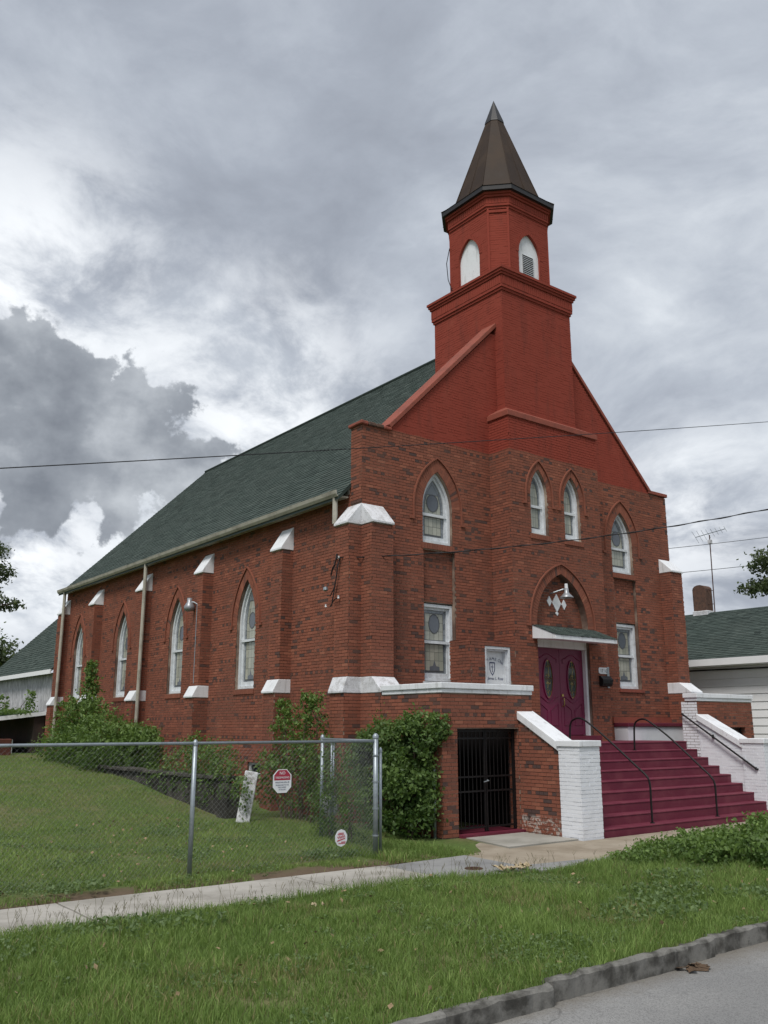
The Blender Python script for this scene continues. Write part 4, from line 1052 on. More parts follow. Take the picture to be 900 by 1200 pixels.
# left cheek wall and white pillar
CHX0, CHX1 = 2.05, 2.45
mb = MB(); prof = [(-2.62, -.15), (-2.62, 2.13), (-3.72, 1.50), (-3.72, -.15)]
mb.solid([(CHX0, y, z) for y, z in prof], [(CHX1, y, z) for y, z in prof]); cheek = mb.build('cheek_wall', M_mort, porch)
CK = Bricklayer(M_brick, seed=22, dark=.07)
sl = lambda z: max(-3.72, -3.72 + (1.50 - z) * 0) if z < 1.50 else -3.72 + (z - 1.50) / (.63 / 1.10)
CK.lay(Frame((CHX0, 0, 0), (0, 1, 0), (-1, 0, 0)), -.04, 2.1, lambda za, zb: [(sl(zb), -2.63)] if sl(zb) < -2.66 else [], single=140)
CK.finish(cheek)
mb = MB(); prof = [(-2.60, 2.15), (-2.60, 2.31), (-3.76, 1.655), (-3.76, 1.49)]
mb.solid([(CHX0 - .05, y, z) for y, z in prof], [(CHX1 + .05, y, z) for y, z in prof]); mb.build('cheek_coping', M_white, porch)
def pillar(x0, x1, y0, y1, ztop, sides):
    mb = MB(); mb.box(x0, x1, y0, y1, -.2, ztop); p = mb.build('pillar', M_wbrick, porch, tone=True)
    L_ = Bricklayer(M_wbrick, proud=.006, seed=int(x0 * 10)); fs = {'f': (Frame((0, y0, 0), (1, 0, 0), (0, -1, 0)), x0 - .006, x1 + .006), 'l': (Frame((x0, 0, 0), (0, 1, 0), (-1, 0, 0)), y0, y1), 'r': (Frame((x1, 0, 0), (0, 1, 0), (1, 0, 0)), y0, y1)}
    for s in sides: fr, a, b = fs[s]; L_.lay(fr, -.12, ztop - .005, lambda q, w, a=a, b=b: [(a, b)], header=0)
    L_.finish(p)
    mb = MB(); o = .035; mb.box(x0 - o, x1 + o, y0 - o, y1 + o, ztop + .002, ztop + .115); mb.build('pillar_cap', M_white, p)
pillar(2.0, 2.57, -4.21, -3.70, 1.62, 'flr')
# right cheek wall, pillar and inner wall, whitewashed
mb = MB(); prof = [(-2.2, -.2), (-2.2, 2.13), (-3.36, 1.47), (-3.36, -.2)]
mb.solid([(8.9, y, z) for y, z in prof], [(9.3, y, z) for y, z in prof]); ck2 = mb.build('cheek_wall', M_wbrick, porch, tone=True)
K2 = Bricklayer(M_wbrick, proud=.005, seed=24)
sl2 = lambda z: -3.36 if z < 1.47 else -3.36 + (z - 1.47) / (.66 / 1.16)
K2.lay(Frame((8.9, 0, 0), (0, 1, 0), (-1, 0, 0)), -.1, 2.1, lambda za, zb: [(sl2(zb), -2.21)] if sl2(zb) < -2.25 else [], header=0)
K2.lay(Frame((8.9, 0, 0), (0, 1, 0), (-1, 0, 0)), 1.0, 2.6, lambda za, zb: [(-2.2, -1.75)], header=0)
K2.finish(ck2)
mb = MB(); prof = [(-2.18, 2.15), (-2.18, 2.31), (-3.39, 1.635), (-3.39, 1.47)]
mb.solid([(8.85, y, z) for y, z in prof], [(9.35, y, z) for y, z in prof]); mb.build('cheek_coping', M_white, porch)
pillar(8.86, 9.42, -3.92, -3.36, 1.60, 'flr')
# low bench ledge along the church front
mb = MB(); mb.box(8.36, 10.86, -.45, -.01, 1.55, 1.985); bn = mb.build('bench_wall', M_wbrick, porch, tone=True)
mb = MB(); mb.box(8.33, 10.86, -.49, -.01, 1.987, 2.085); mb.build('bench_slab', M_red, bn)
mb = MB(); mb.box(8.30, 10.86, -.06, -.015, 2.087, 2.24); mb.build('bench_back', M_cope, bn)
PB.finish(porch)

def rail(x, pts, label, r=.021):
    t = thing('handrail', label, 'handrail', (x, 0, 0))
    P = [Vector((0, y, z)) for y, z in pts]; Q = []
    for i in range(len(P) - 1):                        # round the corners with a Catmull-Rom spline
        p0, p1, p2, p3 = P[max(i - 1, 0)], P[i], P[i + 1], P[min(i + 2, len(P) - 1)]
        for k in range(5):
            s = k / 5.; Q.append(.5 * (2 * p1 + (p2 - p0) * s + (2 * p0 - 5 * p1 + 4 * p2 - p3) * s * s + (3 * p1 - p0 - 3 * p2 + p3) * s ** 3))
    Q.append(P[-1]); mb = MB(); mb.tube(Q, r, 8); mb.build('rail_pipe', M_black, t, smooth=True)
    for (y, z) in (pts[0], pts[-1]):
        mb = MB(); mb.lathe([(.0, 0), (.05, 0), (.05, .012), (.03, .02), (0, .02)], (0, y, z), 12); mb.build('base_flange', M_black, t)
rail(4.28, [(-4.05, .115), (-4.05, .50), (-4.05, .86), (-3.98, 1.02), (-3.75, 1.20), (-3.05, 1.73), (-2.55, 2.07), (-2.32, 2.17), (-2.12, 2.13), (-2.03, 1.98), (-2.0, nz[7])], 'black arched pipe handrail on the steps beside the white pillar')
rail(6.55, [(-4.05, .115), (-4.05, .45), (-4.05, .76), (-3.98, .92), (-3.75, 1.12), (-3.05, 1.70), (-2.55, 2.05), (-2.32, 2.16), (-2.12, 2.12), (-2.03, 1.97), (-2.0, nz[7])], 'black arched pipe handrail in the middle of the maroon steps')
t = thing('handrail', 'straight black handrail fixed to the whitewashed wall beside the steps', 'handrail', (8.9, 0, 0))
mb = MB(); mb.tube([(-.012, -1.78, 2.30), (-.09, -1.80, 2.31), (-.09, -3.72, 1.02), (-.012, -3.74, 1.01)], .023, 8); mb.build('rail_pipe', M_black, t)
for y, z in ((-2.62, 1.755), (-3.70, 1.03)):
    mb = MB(); mb.lathe([(0, 0), (.045, 0), (.045, .04), (0, .05)], (-.02, y, z), 12, 'Y'); mb.tube([(-.006, y, z - .05), (-.09, y, z)], .014, 6); mb.build('bracket', M_black, t)

# ------------------------------------------------------------------ small things on the church
lamp = thing('wall_lamp', 'grey barn lamp above the diamond tiles over the church doors', 'lamp', (5.70, -.5, 5.22))
mb = MB(); mb.tube([(-.20, 0, .02), (-.20, -.14, .04), (-.02, -.30, .12), (.03, -.33, .10)], .016, 6); mb.build('arm', M_steel, lamp)
mb = MB(); mb.lathe([(.0, .12), (.055, .12), (.06, .02), (.10, -.03), (.17, -.10), (.172, -.12), (.15, -.115), (.0, -.05)], (.05, -.34, .02), 18); mb.build('shade', mat('lamp_grey', col=(.30, .31, .33), metal=.4, rough=.4), lamp, smooth=True)
mb = MB(); mb.lathe([(0, .25), (.04, .24), (.045, .12), (.0, .12)], (.05, -.34, .02), 12); mb.build('photocell', M_white, lamp)
lamp2 = thing('wall_lamp', 'grey yard lamp with conduit on a side buttress of the nave', 'lamp', (-.31, 7.40, 5.35))
mb = MB(); mb.tube([(0, .05, .0), (-.08, .12, .06), (-.16, .2, .06)], .018, 6); mb.build('arm', M_steel, lamp2)
mb = MB(); mb.lathe([(0, .2), (.07, .2), (.075, .08), (.10, .05), (.15, -.04), (.15, -.10), (.12, -.16), (0, -.18)], (-.16, .22, -.02), 16); mb.build('shade', mat('lamp_grey'), lamp2, smooth=True)
mb = MB(); mb.tube([(-.015, .03, 0), (-.015, .03, -2.2)], .012, 6); mb.build('conduit', M_steel, lamp2)

mbx = thing('mailbox', 'black wall mailbox beside the maroon doors', 'mailbox', (6.98, -.711, 2.98))
mb = MB(); mb.solid([(0, 0, .0), (0, -.10, .02), (0, -.13, .08), (0, -.13, .18), (0, -.05, .26), (0, 0, .27)], [(.38, 0, .0), (.38, -.10, .02), (.38, -.13, .08), (.38, -.13, .18), (.38, -.05, .26), (.38, 0, .27)]); mb.build('box', M_black, mbx)
mb = MB(); mb.solid([(-.01, -.002, .272), (-.01, -.055, .262), (-.01, -.142, .175), (-.01, -.142, .13), (-.01, -.135, .13), (-.01, -.131, .181)], [(.39, -.002, .272), (.39, -.055, .262), (.39, -.142, .175), (.39, -.142, .13), (.39, -.135, .13), (.39, -.131, .181)]); mb.build('lid', M_black, mbx)
npl = thing('house_number_plaque', 'white plaque with black house number above the black mailbox', 'plaque', (6.97, -.711, 3.30))
P = [(.04, 0), (.34, 0), (.38, .04), (.38, .12), (.34, .16), (.04, .16), (0, .12), (0, .04)]
mb = MB(); mb.solid([(x, 0, z) for x, z in P], [(x, -.02, z) for x, z in P]); mb.build('plate', M_signw, npl)
text('17 10', .125, M_black, npl, plane_M((.19, -.022, .035), (1, 0, 0), (0, 0, 1)), 'number')
th = thing('thermometer_strip', 'narrow grey metal strip on the brick beside the mailbox', 'strip', (7.44, -.0, 3.1))
mb = MB(); mb.box(0, .085, -.74, -.712, -.15, .38); o = mb.build('backing', M_steel, th); mb = MB(); mb.lathe([(.0, 0), (.012, 0), (.012, -.006), (0, -.006)], (.042, -.74, .34), 8, 'Y'); mb.build('screw', M_steel, th)
th.location = (7.28, 0, 3.1)
# service entrance on the corner buttress
se = thing('service_wiring', 'old black service cables and insulators on the corner buttress', 'cable', (-.36, .30, 5.0))
mb = MB()
mb.tube([(-.02, -.02, .62), (-.05, .02, .45), (-.06, .05, .2), (-.06, .14, -.05), (-.05, .30, -.20), (-.05, .42, -.18)], .013, 6)
mb.tube([(-.02, -.02, .62), (-.07, -.0, .40), (-.07, .08, .05), (-.06, .20, -.32), (-.05, .24, -.42)], .013, 6)
mb.tube([(-.05, .24, -.42), (-.05, .30, -.44), (-.05, .14, -.30), (-.05, -.02, -.26)], .011, 6); mb.build('loop', M_wire, se)
mb = MB(); mb.tube([(-.02, .10, .72), (-.04, .10, .60), (-.05, .14, .48), (-.05, .22, .40), (-.04, .30, .26)], .02, 6); mb.build('conduit', M_wire, se)
mb = MB(); mb.lathe([(0, .05), (.05, .03), (.06, -.03), (.03, -.06), (0, -.06)], (-.07, .46, -.02), 10); mb.build('weatherhead', M_steel, se)
for y, z in ((-.02, .62), (-.02, -.26), (.47, -.40)):
    mb = MB(); mb.lathe([(0, .035), (.026, .03), (.018, 0), (.026, -.03), (0, -.035)], (-.05, y, z), 8); mb.build('insulator', M_white, se)
def cable(name, label, p, q, sag, r=.012, twist=0, group=None):
    p, q = Vector(p), Vector(q); n = 40; c = [p.lerp(q, i / n) - Vector((0, 0, sag * 4 * (i / n) * (1 - i / n))) for i in range(n + 1)]
    mb = MB(); mb.tube(c, r, 5)
    if twist:
        L = (q - p).length; m = int(L / .16); ref = (q - p).cross(Vector((0, 0, 1))).normalized()
        cc = []
        for i in range(m + 1):
            f = i / m; b = p.lerp(q, f) - Vector((0, 0, sag * 4 * f * (1 - f))); a = i * 1.05; cc.append(b + (ref * math.cos(a) + Vector((0, 0, 1)) * math.sin(a)) * r * 1.5)
        mb.tube(cc, r * .8, 4)
    return tag(mb.build(name, M_wire), label, 'cable')
cable('overhead_cable', 'thin black cable strung across the sky in front of the nave roof', (-14.0, -7.5, 3.17), (12.0, -7.5, 9.62), .10, .0055)
cable('service_cable', 'twisted black service cable running from the corner buttress across the brick front', (-.44, .27, 5.60), (10.42, -9.76, 7.79), .5, .010, 1)
cable('overhead_cable', 'higher of two far thin wires behind the antenna mast', (14, 30, 10.5), (60, 18, 17.5), .5, .02)
cable('overhead_cable', 'lower of two far thin wires behind the antenna mast', (14, 30, 9.3), (60, 18, 15.3), .5, .02)

# ------------------------------------------------------------------ annex behind the church
annex = thing('annex_building', 'low annex with grey weathered board wall and green roof behind the church', 'building', (0, LEN, 0))
AY = 29.3 - LEN
mb = MB(); mb.box(.0, 7.5, .35, AY, .5, 4.05); mb.build('wall', M_plain, annex)
y = .36; k = 0
while y < AY - .1:
    w_ = random.uniform(.17, .22); mb = MB(); mb.box(-.03 - random.uniform(0, .008), -.002, y, y + w_ - .008, 2.4, 4.06); mb.build('board', M_boards, annex); y += w_
mb = MB(); q = [(-.35, .12, 4.17), (-.35, AY + .1, 4.17), (3.9, AY + .1, 8.42), (3.9, .12, 8.42)]
mb.solid([(x, y, z - .1) for x, y, z in q], [(x, y, z - .012) for x, y, z in q]); q2 = [(8.15, y, z) if x < 0 else (x, y, z) for x, y, z in q]; mb.solid([(x, y, z - .1) for x, y, z in q2], [(x, y, z - .012) for x, y, z in q2]); ar = mb.build('roof', M_shing, annex)
shingles('shingles', (-.35, .12, 4.158), (0, 1, 0), (1, 0, 1), AY, 6.0, ar, .4, .16, .02)
mb = MB(); mb.box(-.40, -.352, .15, AY + .1, 3.98, 4.15); mb.build('fascia', M_siding, annex)
lt = thing('lean_to_shed', 'open lean-to with low green roof, white fascia and cream posts beside the annex', 'shed', (-2.0, 20.1, .95))
mb = MB(); q = [(-.6, .8, 1.30), (-.6, 9.0, 1.30), (1.95, 9.0, 1.62), (1.95, .8, 1.62)]
mb.solid([(x, y, z - .05) for x, y, z in q], q); mb.build('roof', M_shing, lt)
mb = MB(); mb.box(-.64, -.602, .76, 9.0, 1.16, 1.31); mb.solid([(-.6, .76, 1.16), (-.6, .798, 1.16), (1.95, .798, 1.48), (1.95, .76, 1.48)], [(-.6, .76, 1.31), (-.6, .798, 1.31), (1.95, .798, 1.63), (1.95, .76, 1.63)]); mb.build('fascia', M_siding, lt)
for y in (1.4, 4.4, 7.4):
    mb = MB(); mb.box(-.5, -.40, y - .05, y + .05, -.1, 1.27); mb.build('post', M_cream2, lt)
mb = MB(); mb.box(.6, .85, 1.2, 8.5, -.1, .55); mb.build('low_wall', M_capold, lt)
mb = MB(); mb.box(1.5, 1.9, .9, 9., -.1, 1.5); mb.build('back_wall', mat('shade_brown', weathered((.045, .036, .03), (.09, .05, .04), 1.5, .7), rough=.95), lt)  # dark brown stands in for the shade inside the open lean-to
rough_block('brick_block', -2.55, -1.75, 19.2, 19.75, .7, 1.55, M_plain, None, .02, .2, 3)
tag(bpy.data.objects['brick_block'], 'squat red brick block beside the lean-to shed', 'brick block')

# ------------------------------------------------------------------ neighbouring house
house = thing('white_house', 'white sided house with green shingle roof beside the church', 'house', (14.6, 0, 0))
HY0, HY1 = -9.0, 14.0
mb = MB(); mb.box(0.03, 7.2, HY0, HY1, -.1, 3.9); mb.build('wall', M_siding, house)
z = .1
while z < 3.85:
    mb = MB(); P = [(.028, z), (-.012, z), (.008, z + .235), (.028, z + .235)]; mb.solid([(a, HY0, b) for a, b in P], [(a, HY1, b) for a, b in P]); mb.build('siding_board', M_siding, house); z += .24
mb = MB(); q = [(-.45, HY0 - .3, 4.08), (-.45, HY1, 4.08), (3.6, HY1, 6.10), (3.6, HY0 - .3, 6.10)]
mb.solid([(x, y, z - .1) for x, y, z in q], [(x, y, z - .012) for x, y, z in q]); q2 = [(7.65, y, z) if x < 0 else (x, y, z) for x, y, z in q]; mb.solid([(x, y, z - .1) for x, y, z in q2], [(x, y, z - .012) for x, y, z in q2]); hr = mb.build('roof', M_shing, house)
shingles('shingles', (-.45, HY0 - .3, 4.068), (0, 1, 0), (4.05, 0, 2.02), HY1 - HY0, 4.50, hr, .34, .15, .018)
mb = MB(); mb.box(-.50, -.452, HY0 - .3, HY1, 3.86, 4.07); mb.build('fascia', M_siding, house)
mb = MB(); mb.box(-.44, .02, HY0 - .3, HY1, 3.84, 3.90); mb.build('soffit', M_siding, house)
mb = MB(); mb.tube([(-.03, HY0, 3.78), (-.03, -1, 3.74), (-.03, 6, 3.78)], .025, 5); mb.build('cable', M_wire, house)
ch = rough_block('chimney', 3.42, 3.86, 3.12, 3.66, 5.8, 6.98, M_chim, house, .02, .15, 8)
rough_block('chimney_flashing', 3.38, 3.90, 3.08, 3.70, 5.75, 6.16, M_capold, house, .02, .2, 9)
mb = MB()
for q in range(7):
    a0, a1 = math.pi * q / 7, math.pi * (q + 1) / 7
    mb.face([(3.42, 3.39 - .27 * math.cos(a0), 6.96 + .17 * math.sin(a0)), (3.42, 3.39 - .27 * math.cos(a1), 6.96 + .17 * math.sin(a1)), (3.86, 3.39 - .27 * math.cos(a1), 6.96 + .17 * math.sin(a1)), (3.86, 3.39 - .27 * math.cos(a0), 6.96 + .17 * math.sin(a0))])
for X in (3.42, 3.86): mb.face([(X, 3.39 - .27 * math.cos(math.pi * q / 7), 6.96 + .17 * math.sin(math.pi * q / 7)) for q in range(8)])
mb.build('chimney_hood', M_chim, house)
ant = thing('tv_antenna', 'rusty mast with television antenna strapped to the chimney of the white house', 'antenna', (18.3, 2.92, 5.95))
mb = MB(); mb.tube([(0, .05, 0), (0, .0, 3.05)], .022, 6); mb.build('mast', M_rust, ant)
mb = MB(); mb.tube([(-.15, .5, 3.02), (.2, -.55, 3.22)], .016, 5); mb.build('boom', M_steel, ant)
for k in range(8):
    f = k / 7.; c = Vector((-.15, .5, 3.02)).lerp(Vector((.2, -.55, 3.22)), f); h = .18 + .24 * (1 - f); d = Vector((.85, .25, -.35)).normalized() * h
    mb = MB(); mb.tube([c - d, c + d], .006, 4); mb.build('element', M_steel, ant)
mb = MB(); mb.box(-.06, .06, -.06, .06, 2.72, 2.86); mb.build('rotor', M_capold, ant)
for z in (.45, .95):
    mb = MB(); mb.tube([(0, .05, z), (-.2, .25, z)], .012, 4); mb.build('strap', M_rust, ant)

# ------------------------------------------------------------------ fence
fence = thing('chain_link_fence', 'galvanised chain link fence with top rail round the lawn', 'fence', (-2.58, -3.97, 0))
def fpost(x, y, r, h, name='post'):
    z = ground_z(x, y); mb = MB(); mb.tube([(x + 2.58, y + 3.97, z - .1), (x + 2.58, y + 3.97, h)], r, 10)
    p = mb.build(name, M_steel, fence, smooth=True); mb = MB(); mb.lathe([(r * 1.15, -.03), (r * 1.2, .01), (r * .9, .03), (r * .4, .05), (0, .055)], (x + 2.58, y + 3.97, h), 10); mb.build('post_cap', M_steel, p, smooth=True)
    return p
def frail(a, b, z, r=.021): mb = MB(); mb.tube([(a[0] + 2.58, a[1] + 3.97, z), (b[0] + 2.58, b[1] + 3.97, z)], r, 8); return mb.build('rail', M_steel, fence, smooth=True)
def fmesh(a, b, z0, z1, step=.072):
    A, B = Vector((a[0] + 2.58, a[1] + 3.97, 0)), Vector((b[0] + 2.58, b[1] + 3.97, 0)); L = (B - A).length; U = (B - A) / L; N = Vector((U.y, -U.x, 0)); H = z1 - z0
    mb = MB(); u = -H
    while u < L:
        for sg in (1, -1):
            u0, u1, za, zb = u, u + H, z0, z1
            if u0 < 0: za = z0 - u0; u0 = 0
            if u1 > L: zb = z1 - (u1 - L); u1 = L
            if u1 - u0 > .02:
                if sg < 0: za, zb = z1 - (za - z0), z1 - (zb - z0)
                mb.tube([A + U * u0 + Vector((0, 0, za)) + N * .003 * sg, A + U * u1 + Vector((0, 0, zb)) + N * .003 * sg],   .0012, 3, False)
        u += step
    return mb.build('chain_link_mesh', mat('dull_wire', col=(.16, .17, .175), rough=.6), fence)
c0 = (-2.58, -3.97); c1 = (-1.95, -1.5); c2 = (-.1, -2.25)
fpost(*c0, .042, 1.84); fpost(-2.43, -3.90, .024, 1.62); fpost(-5.70, -3.97, .032, 1.77); fpost(-8.8, -3.97, .032, 1.77); fpost(-11.9, -3.97, .032, 1.77)
fpost(*c1, .034, 1.80); fpost(-1.76, -1.52, .02, 1.70); fpost(-1.70, -1.50, .02, 1.70); fpost(-.06, -2.45, .028, 1.2)
frail((-14, -3.97), c0, 1.77); frail(c0, c1, 1.77); frail((-1.76, -1.52), (-1.70, -1.50), 1.2, .015); frail((-1.76, -1.52), (-1.70, -1.50), .55, .015)
fmesh((-14, -3.97), c0, .07, 1.76); fmesh(c0, c1, .07, 1.76); fmesh(c1, (-.1, -1.3), .07, 1.7)
for z in (.35, .75, 1.15, 1.55):
    mb = MB(); mb.lathe([(.046, -.012), (.050, -.012), (.050, .012), (.046, .012)], (0, 0, z), 10); mb.build('tension_band', M_steel, fence)
# signs on the fence
s1 = thing('warning_sign', 'red and white no trespassing sign hung on the chain link fence', 'sign', (-4.30, -3.985, 1.22))
oc = [(-.075, .165), (.075, .165), (.155, .085), (.155, -.085), (.075, -.165), (-.075, -.165), (-.155, -.085), (-.155, .085)]
mb = MB(); mb.solid([(x, 0, z) for x, z in oc], [(x, -.004, z) for x, z in oc]); mb.build('plate', M_signw, s1)
mb = MB(); mb.face([(x * .94, -.0055, z) for x, z in [(-.145, .012), (.145, .012), (.145, .085), (.073, .155), (-.073, .155), (-.145, .085)]]); mb.build('red_field', M_signr, s1)
sm = lambda x, z: plane_M((x, -.007, z), (1, 0, 0), (0, 0, 1))
text('NO', .062, M_signw, s1, sm(0, .092)); text('TRESPASSING', .040, M_signw, s1, sm(0, .036)); text('VIOLATORS WILL BE', .026, M_ink, s1, sm(0, -.025)); text('PROSECUTED TO THE', .022, M_ink, s1, sm(0, -.062)); text('FULL EXTENT', .022, M_ink, s1, sm(0, -.094)); text('OF THE LAW', .02, M_ink, s1, sm(0, -.125))
s2 = thing('round_sign', 'small round white sign with red script low on the chain link fence', 'sign', (-3.24, -3.985, .36))
oc = [(.115 * math.cos(math.pi * (k + .5) / 5), .125 * math.sin(math.pi * (k + .5) / 5)) for k in range(10)]
mb = MB(); mb.solid([(x, 0, z) for x, z in oc], [(x, -.004, z) for x, z in oc]); mb.build('plate', M_signw, s2)
mb = MB(); rr = random.Random(4)
pts = [(-.07 + .14 * i / 16, -.006, .005 + .02 * i / 16 + .022 * math.sin(i * 1.9)) for i in range(17)]; mb.tube(pts, .0045, 4)
mb.solid([(-.075, -.0045, -.05), (.07, -.0045, -.015), (.07, -.0045, -.003), (-.07, -.0045, -.032)], [(-.075, -.0065, -.05), (.07, -.0065, -.015), (.07, -.0065, -.003), (-.07, -.0065, -.032)])
for z, a, b in ((.068, -.05, .03), (.05, -.065, .045), (-.06, .0, .075), (-.078, -.05, .06)):
    u = a
    while u < b: w = rr.uniform(.006, .014); mb.box(u, u + w, -.0065, -.0045, z - .007, z + .007); u += w + .005
mb.build('red_script', M_inkred, s2)

# low concrete wall, leaning board, pale disc
lw = thing('low_concrete_wall', 'dark mossy low concrete wall with stub pier beside the nave', 'wall', (-1.7, 2.2, 0))
for k in range(5): rough_block('wall_block', -.12, .13, .55 + k * 1.5, .55 + (k + 1) * 1.5 - .012, -.1, .84, M_oldconc, lw, .025, .25, 20 + k)
rough_block('pier', -.2, .12, .05, .5, -.1, .80, M_oldconc, lw, .02, .2, 30)
rough_block('coping_slab', -.2, .22, .0, 8.1, .842, .93, M_oldconc, lw, .02, .3, 31)
bd = thing('leaning_board', 'white flaking board leaning against the low concrete wall', 'board', (-2.02, 1.3, .06))
bo = rough_block('plank', -.14, .14, -.025, .025, 0, 1.06, mat('flaking_white', weathered((.62, .63, .65), (.22, .20, .18), 7., .95, .5, 30), rough=.9), bd, .008, .1, 12)
bo.rotation_euler = (R(-12), R(11), R(-20))
dk = thing('pale_disc', 'round whitish lid half hidden in ivy behind the fence', 'lid', (-1.60, -1.25, .36))
mb = MB(); mb.lathe([(0, -.05), (.10, -.05), (.185, -.035), (.215, 0), (.20, .015), (0, .02)], (0, 0, .2), 22, 'Y'); mb.build('lid', M_capold, dk, smooth=True)
mb = MB(); mb.tube([(0, .03, -.4), (0, .03, .2)], .02, 6); mb.build('stake', M_rust, dk)
# street odds and ends
mh = thing('water_meter_cover', 'small rusty round meter cover set in the grey concrete', 'cover', (-2.05, -5.62, .008))
mb = MB(); mb.lathe([(.0, .006), (.10, .006), (.115, .010), (.13, .010), (.135, 0)], (0, 0, 0), 22); mb.build('lid', M_rust, mh)
for a in range(4):
    mb = MB(); mb.tube([(-.08, -.06 + a * .04, .008), (.08, -.06 + a * .04, .008)], .005, 4); mb.build('rib', M_rust, mh)
def crumpled(name, label, cat, c, s, m, seed, n=9, hgt=.06):
    rnd = random.Random(seed); mb = MB(); t = thing(name, label, cat, c)
    for k in range(n):
        mb = MB(); a = rnd.uniform(0, 6.28); o = Vector((rnd.uniform(-s, s) * .7, rnd.uniform(-s, s) * .4, rnd.uniform(.006, .02)))
        u = Vector((math.cos(a), math.sin(a), rnd.uniform(-.1, .3))) * s * rnd.uniform(.3, .7); v = Vector((-math.sin(a), math.cos(a), rnd.uniform(-.2, .3))) * s * rnd.uniform(.15, .4)
        P = []
        for i in range(5):
            for j in range(4):
                q = o + u * (i / 4 - .5) + v * (j / 3 - .5); q.z = max(.003, q.z + hgt * (.5 + noise.noise((i * .7 + k, j * .9, seed)))); P.append(q)
        for i in range(4):
            for j in range(3): mb.face([P[i * 4 + j], P[i * 4 + j + 1], P[(i + 1) * 4 + j + 1], P[(i + 1) * 4 + j]])
        mb.build('scrap', m, t)
crumpled('torn_cardboard', 'torn tan cardboard scraps lying at the edge of the concrete', 'litter', (-1.72, -6.16, .012), .34, M_cardb, 3, 12, .07)
crumpled('dead_leaf_pile', 'brown dead leaves washed against the kerb', 'leaves', (-3.75, -10.33, -.155), .20, mat('wet_leaves', weathered((.10, .065, .04), (.05, .035, .025), 14., .8, .5), rough=.95), 5, 18, .012)
crumpled('torn_cardboard', 'small pale scrap lying in the verge grass', 'litter', (-5.6, -6.9, .07), .12, M_cardb, 8, 3, .05)

# ------------------------------------------------------------------ plants
def leaves(name, centers, normals, size, m, parent, aspect=.55, fold=.25, seed=0, tone=None):
    """leaf-sized folded blades, two quads each"""
    rng = np.random.default_rng(seed); n = len(centers)
    d = rng.normal(size=(n, 3)); d += normals * .8; d /= np.linalg.norm(d, axis=1)[:, None]
    t = rng.normal(size=(n, 3)); t[:, 2] -= .3; t -= (t * d).sum(1)[:, None] * d; t /= np.linalg.norm(t, axis=1)[:, None]
    b = np.cross(d, t); s = (size * rng.uniform(.6, 1.35, n))[:, None]
    a0 = centers - t * s * .5; a1 = centers + t * s * .5; mid = centers + d * s * fold * .3
    l = mid + b * s * aspect * .5 - d * s * fold * .25; r = mid - b * s * aspect * .5 - d * s * fold * .25
    V = np.stack([a0, l, a1, r, ], 1).reshape(-1, 3)
    i = np.arange(n)[:, None] * 4; Fc = np.concatenate([i + np.array([[0, 1, 2]]), i + np.array([[0, 2, 3]])], 1).reshape(-1, 3)
    tn = rng.beta(2, 2.2, n) if tone is None else np.clip(tone + rng.normal(0, .16, n), 0, 1)
    o = np_mesh(name, V, Fc, np.repeat(tn, 2), m, parent); return o
def blob_points(blobs, dens, seed, shell=.55):
    """points through the outer part of several ellipsoids, thinned by noise so that gaps open"""
    rng = np.random.default_rng(seed); C, N, Tn = [], [], []
    for (c, r) in blobs:
        c = np.array(c, float); r = np.array(r, float); n = int(dens * (r[0] * r[1] + r[1] * r[2] + r[0] * r[2]) * 4)
        d = rng.normal(size=(n, 3)); d /= np.linalg.norm(d, axis=1)[:, None]; rad = (shell + (1 - shell) * rng.random(n) ** .6) * (1 + .16 * rng.normal(size=n))
        p = c + d * rad[:, None] * r
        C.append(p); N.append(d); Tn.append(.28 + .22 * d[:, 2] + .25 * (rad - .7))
    C, N, Tn = np.concatenate(C), np.concatenate(N), np.concatenate(Tn)
    keep = np.array([noise.noise(Vector(p) * 2.6) + .35 * noise.noise(Vector(p) * 7) for p in C]) > -.02 - .30 * rng.random(len(C))
    C, N, Tn = C[keep], N[keep], Tn[keep]
    return C, N, Tn + rng.normal(0, .05, len(C))
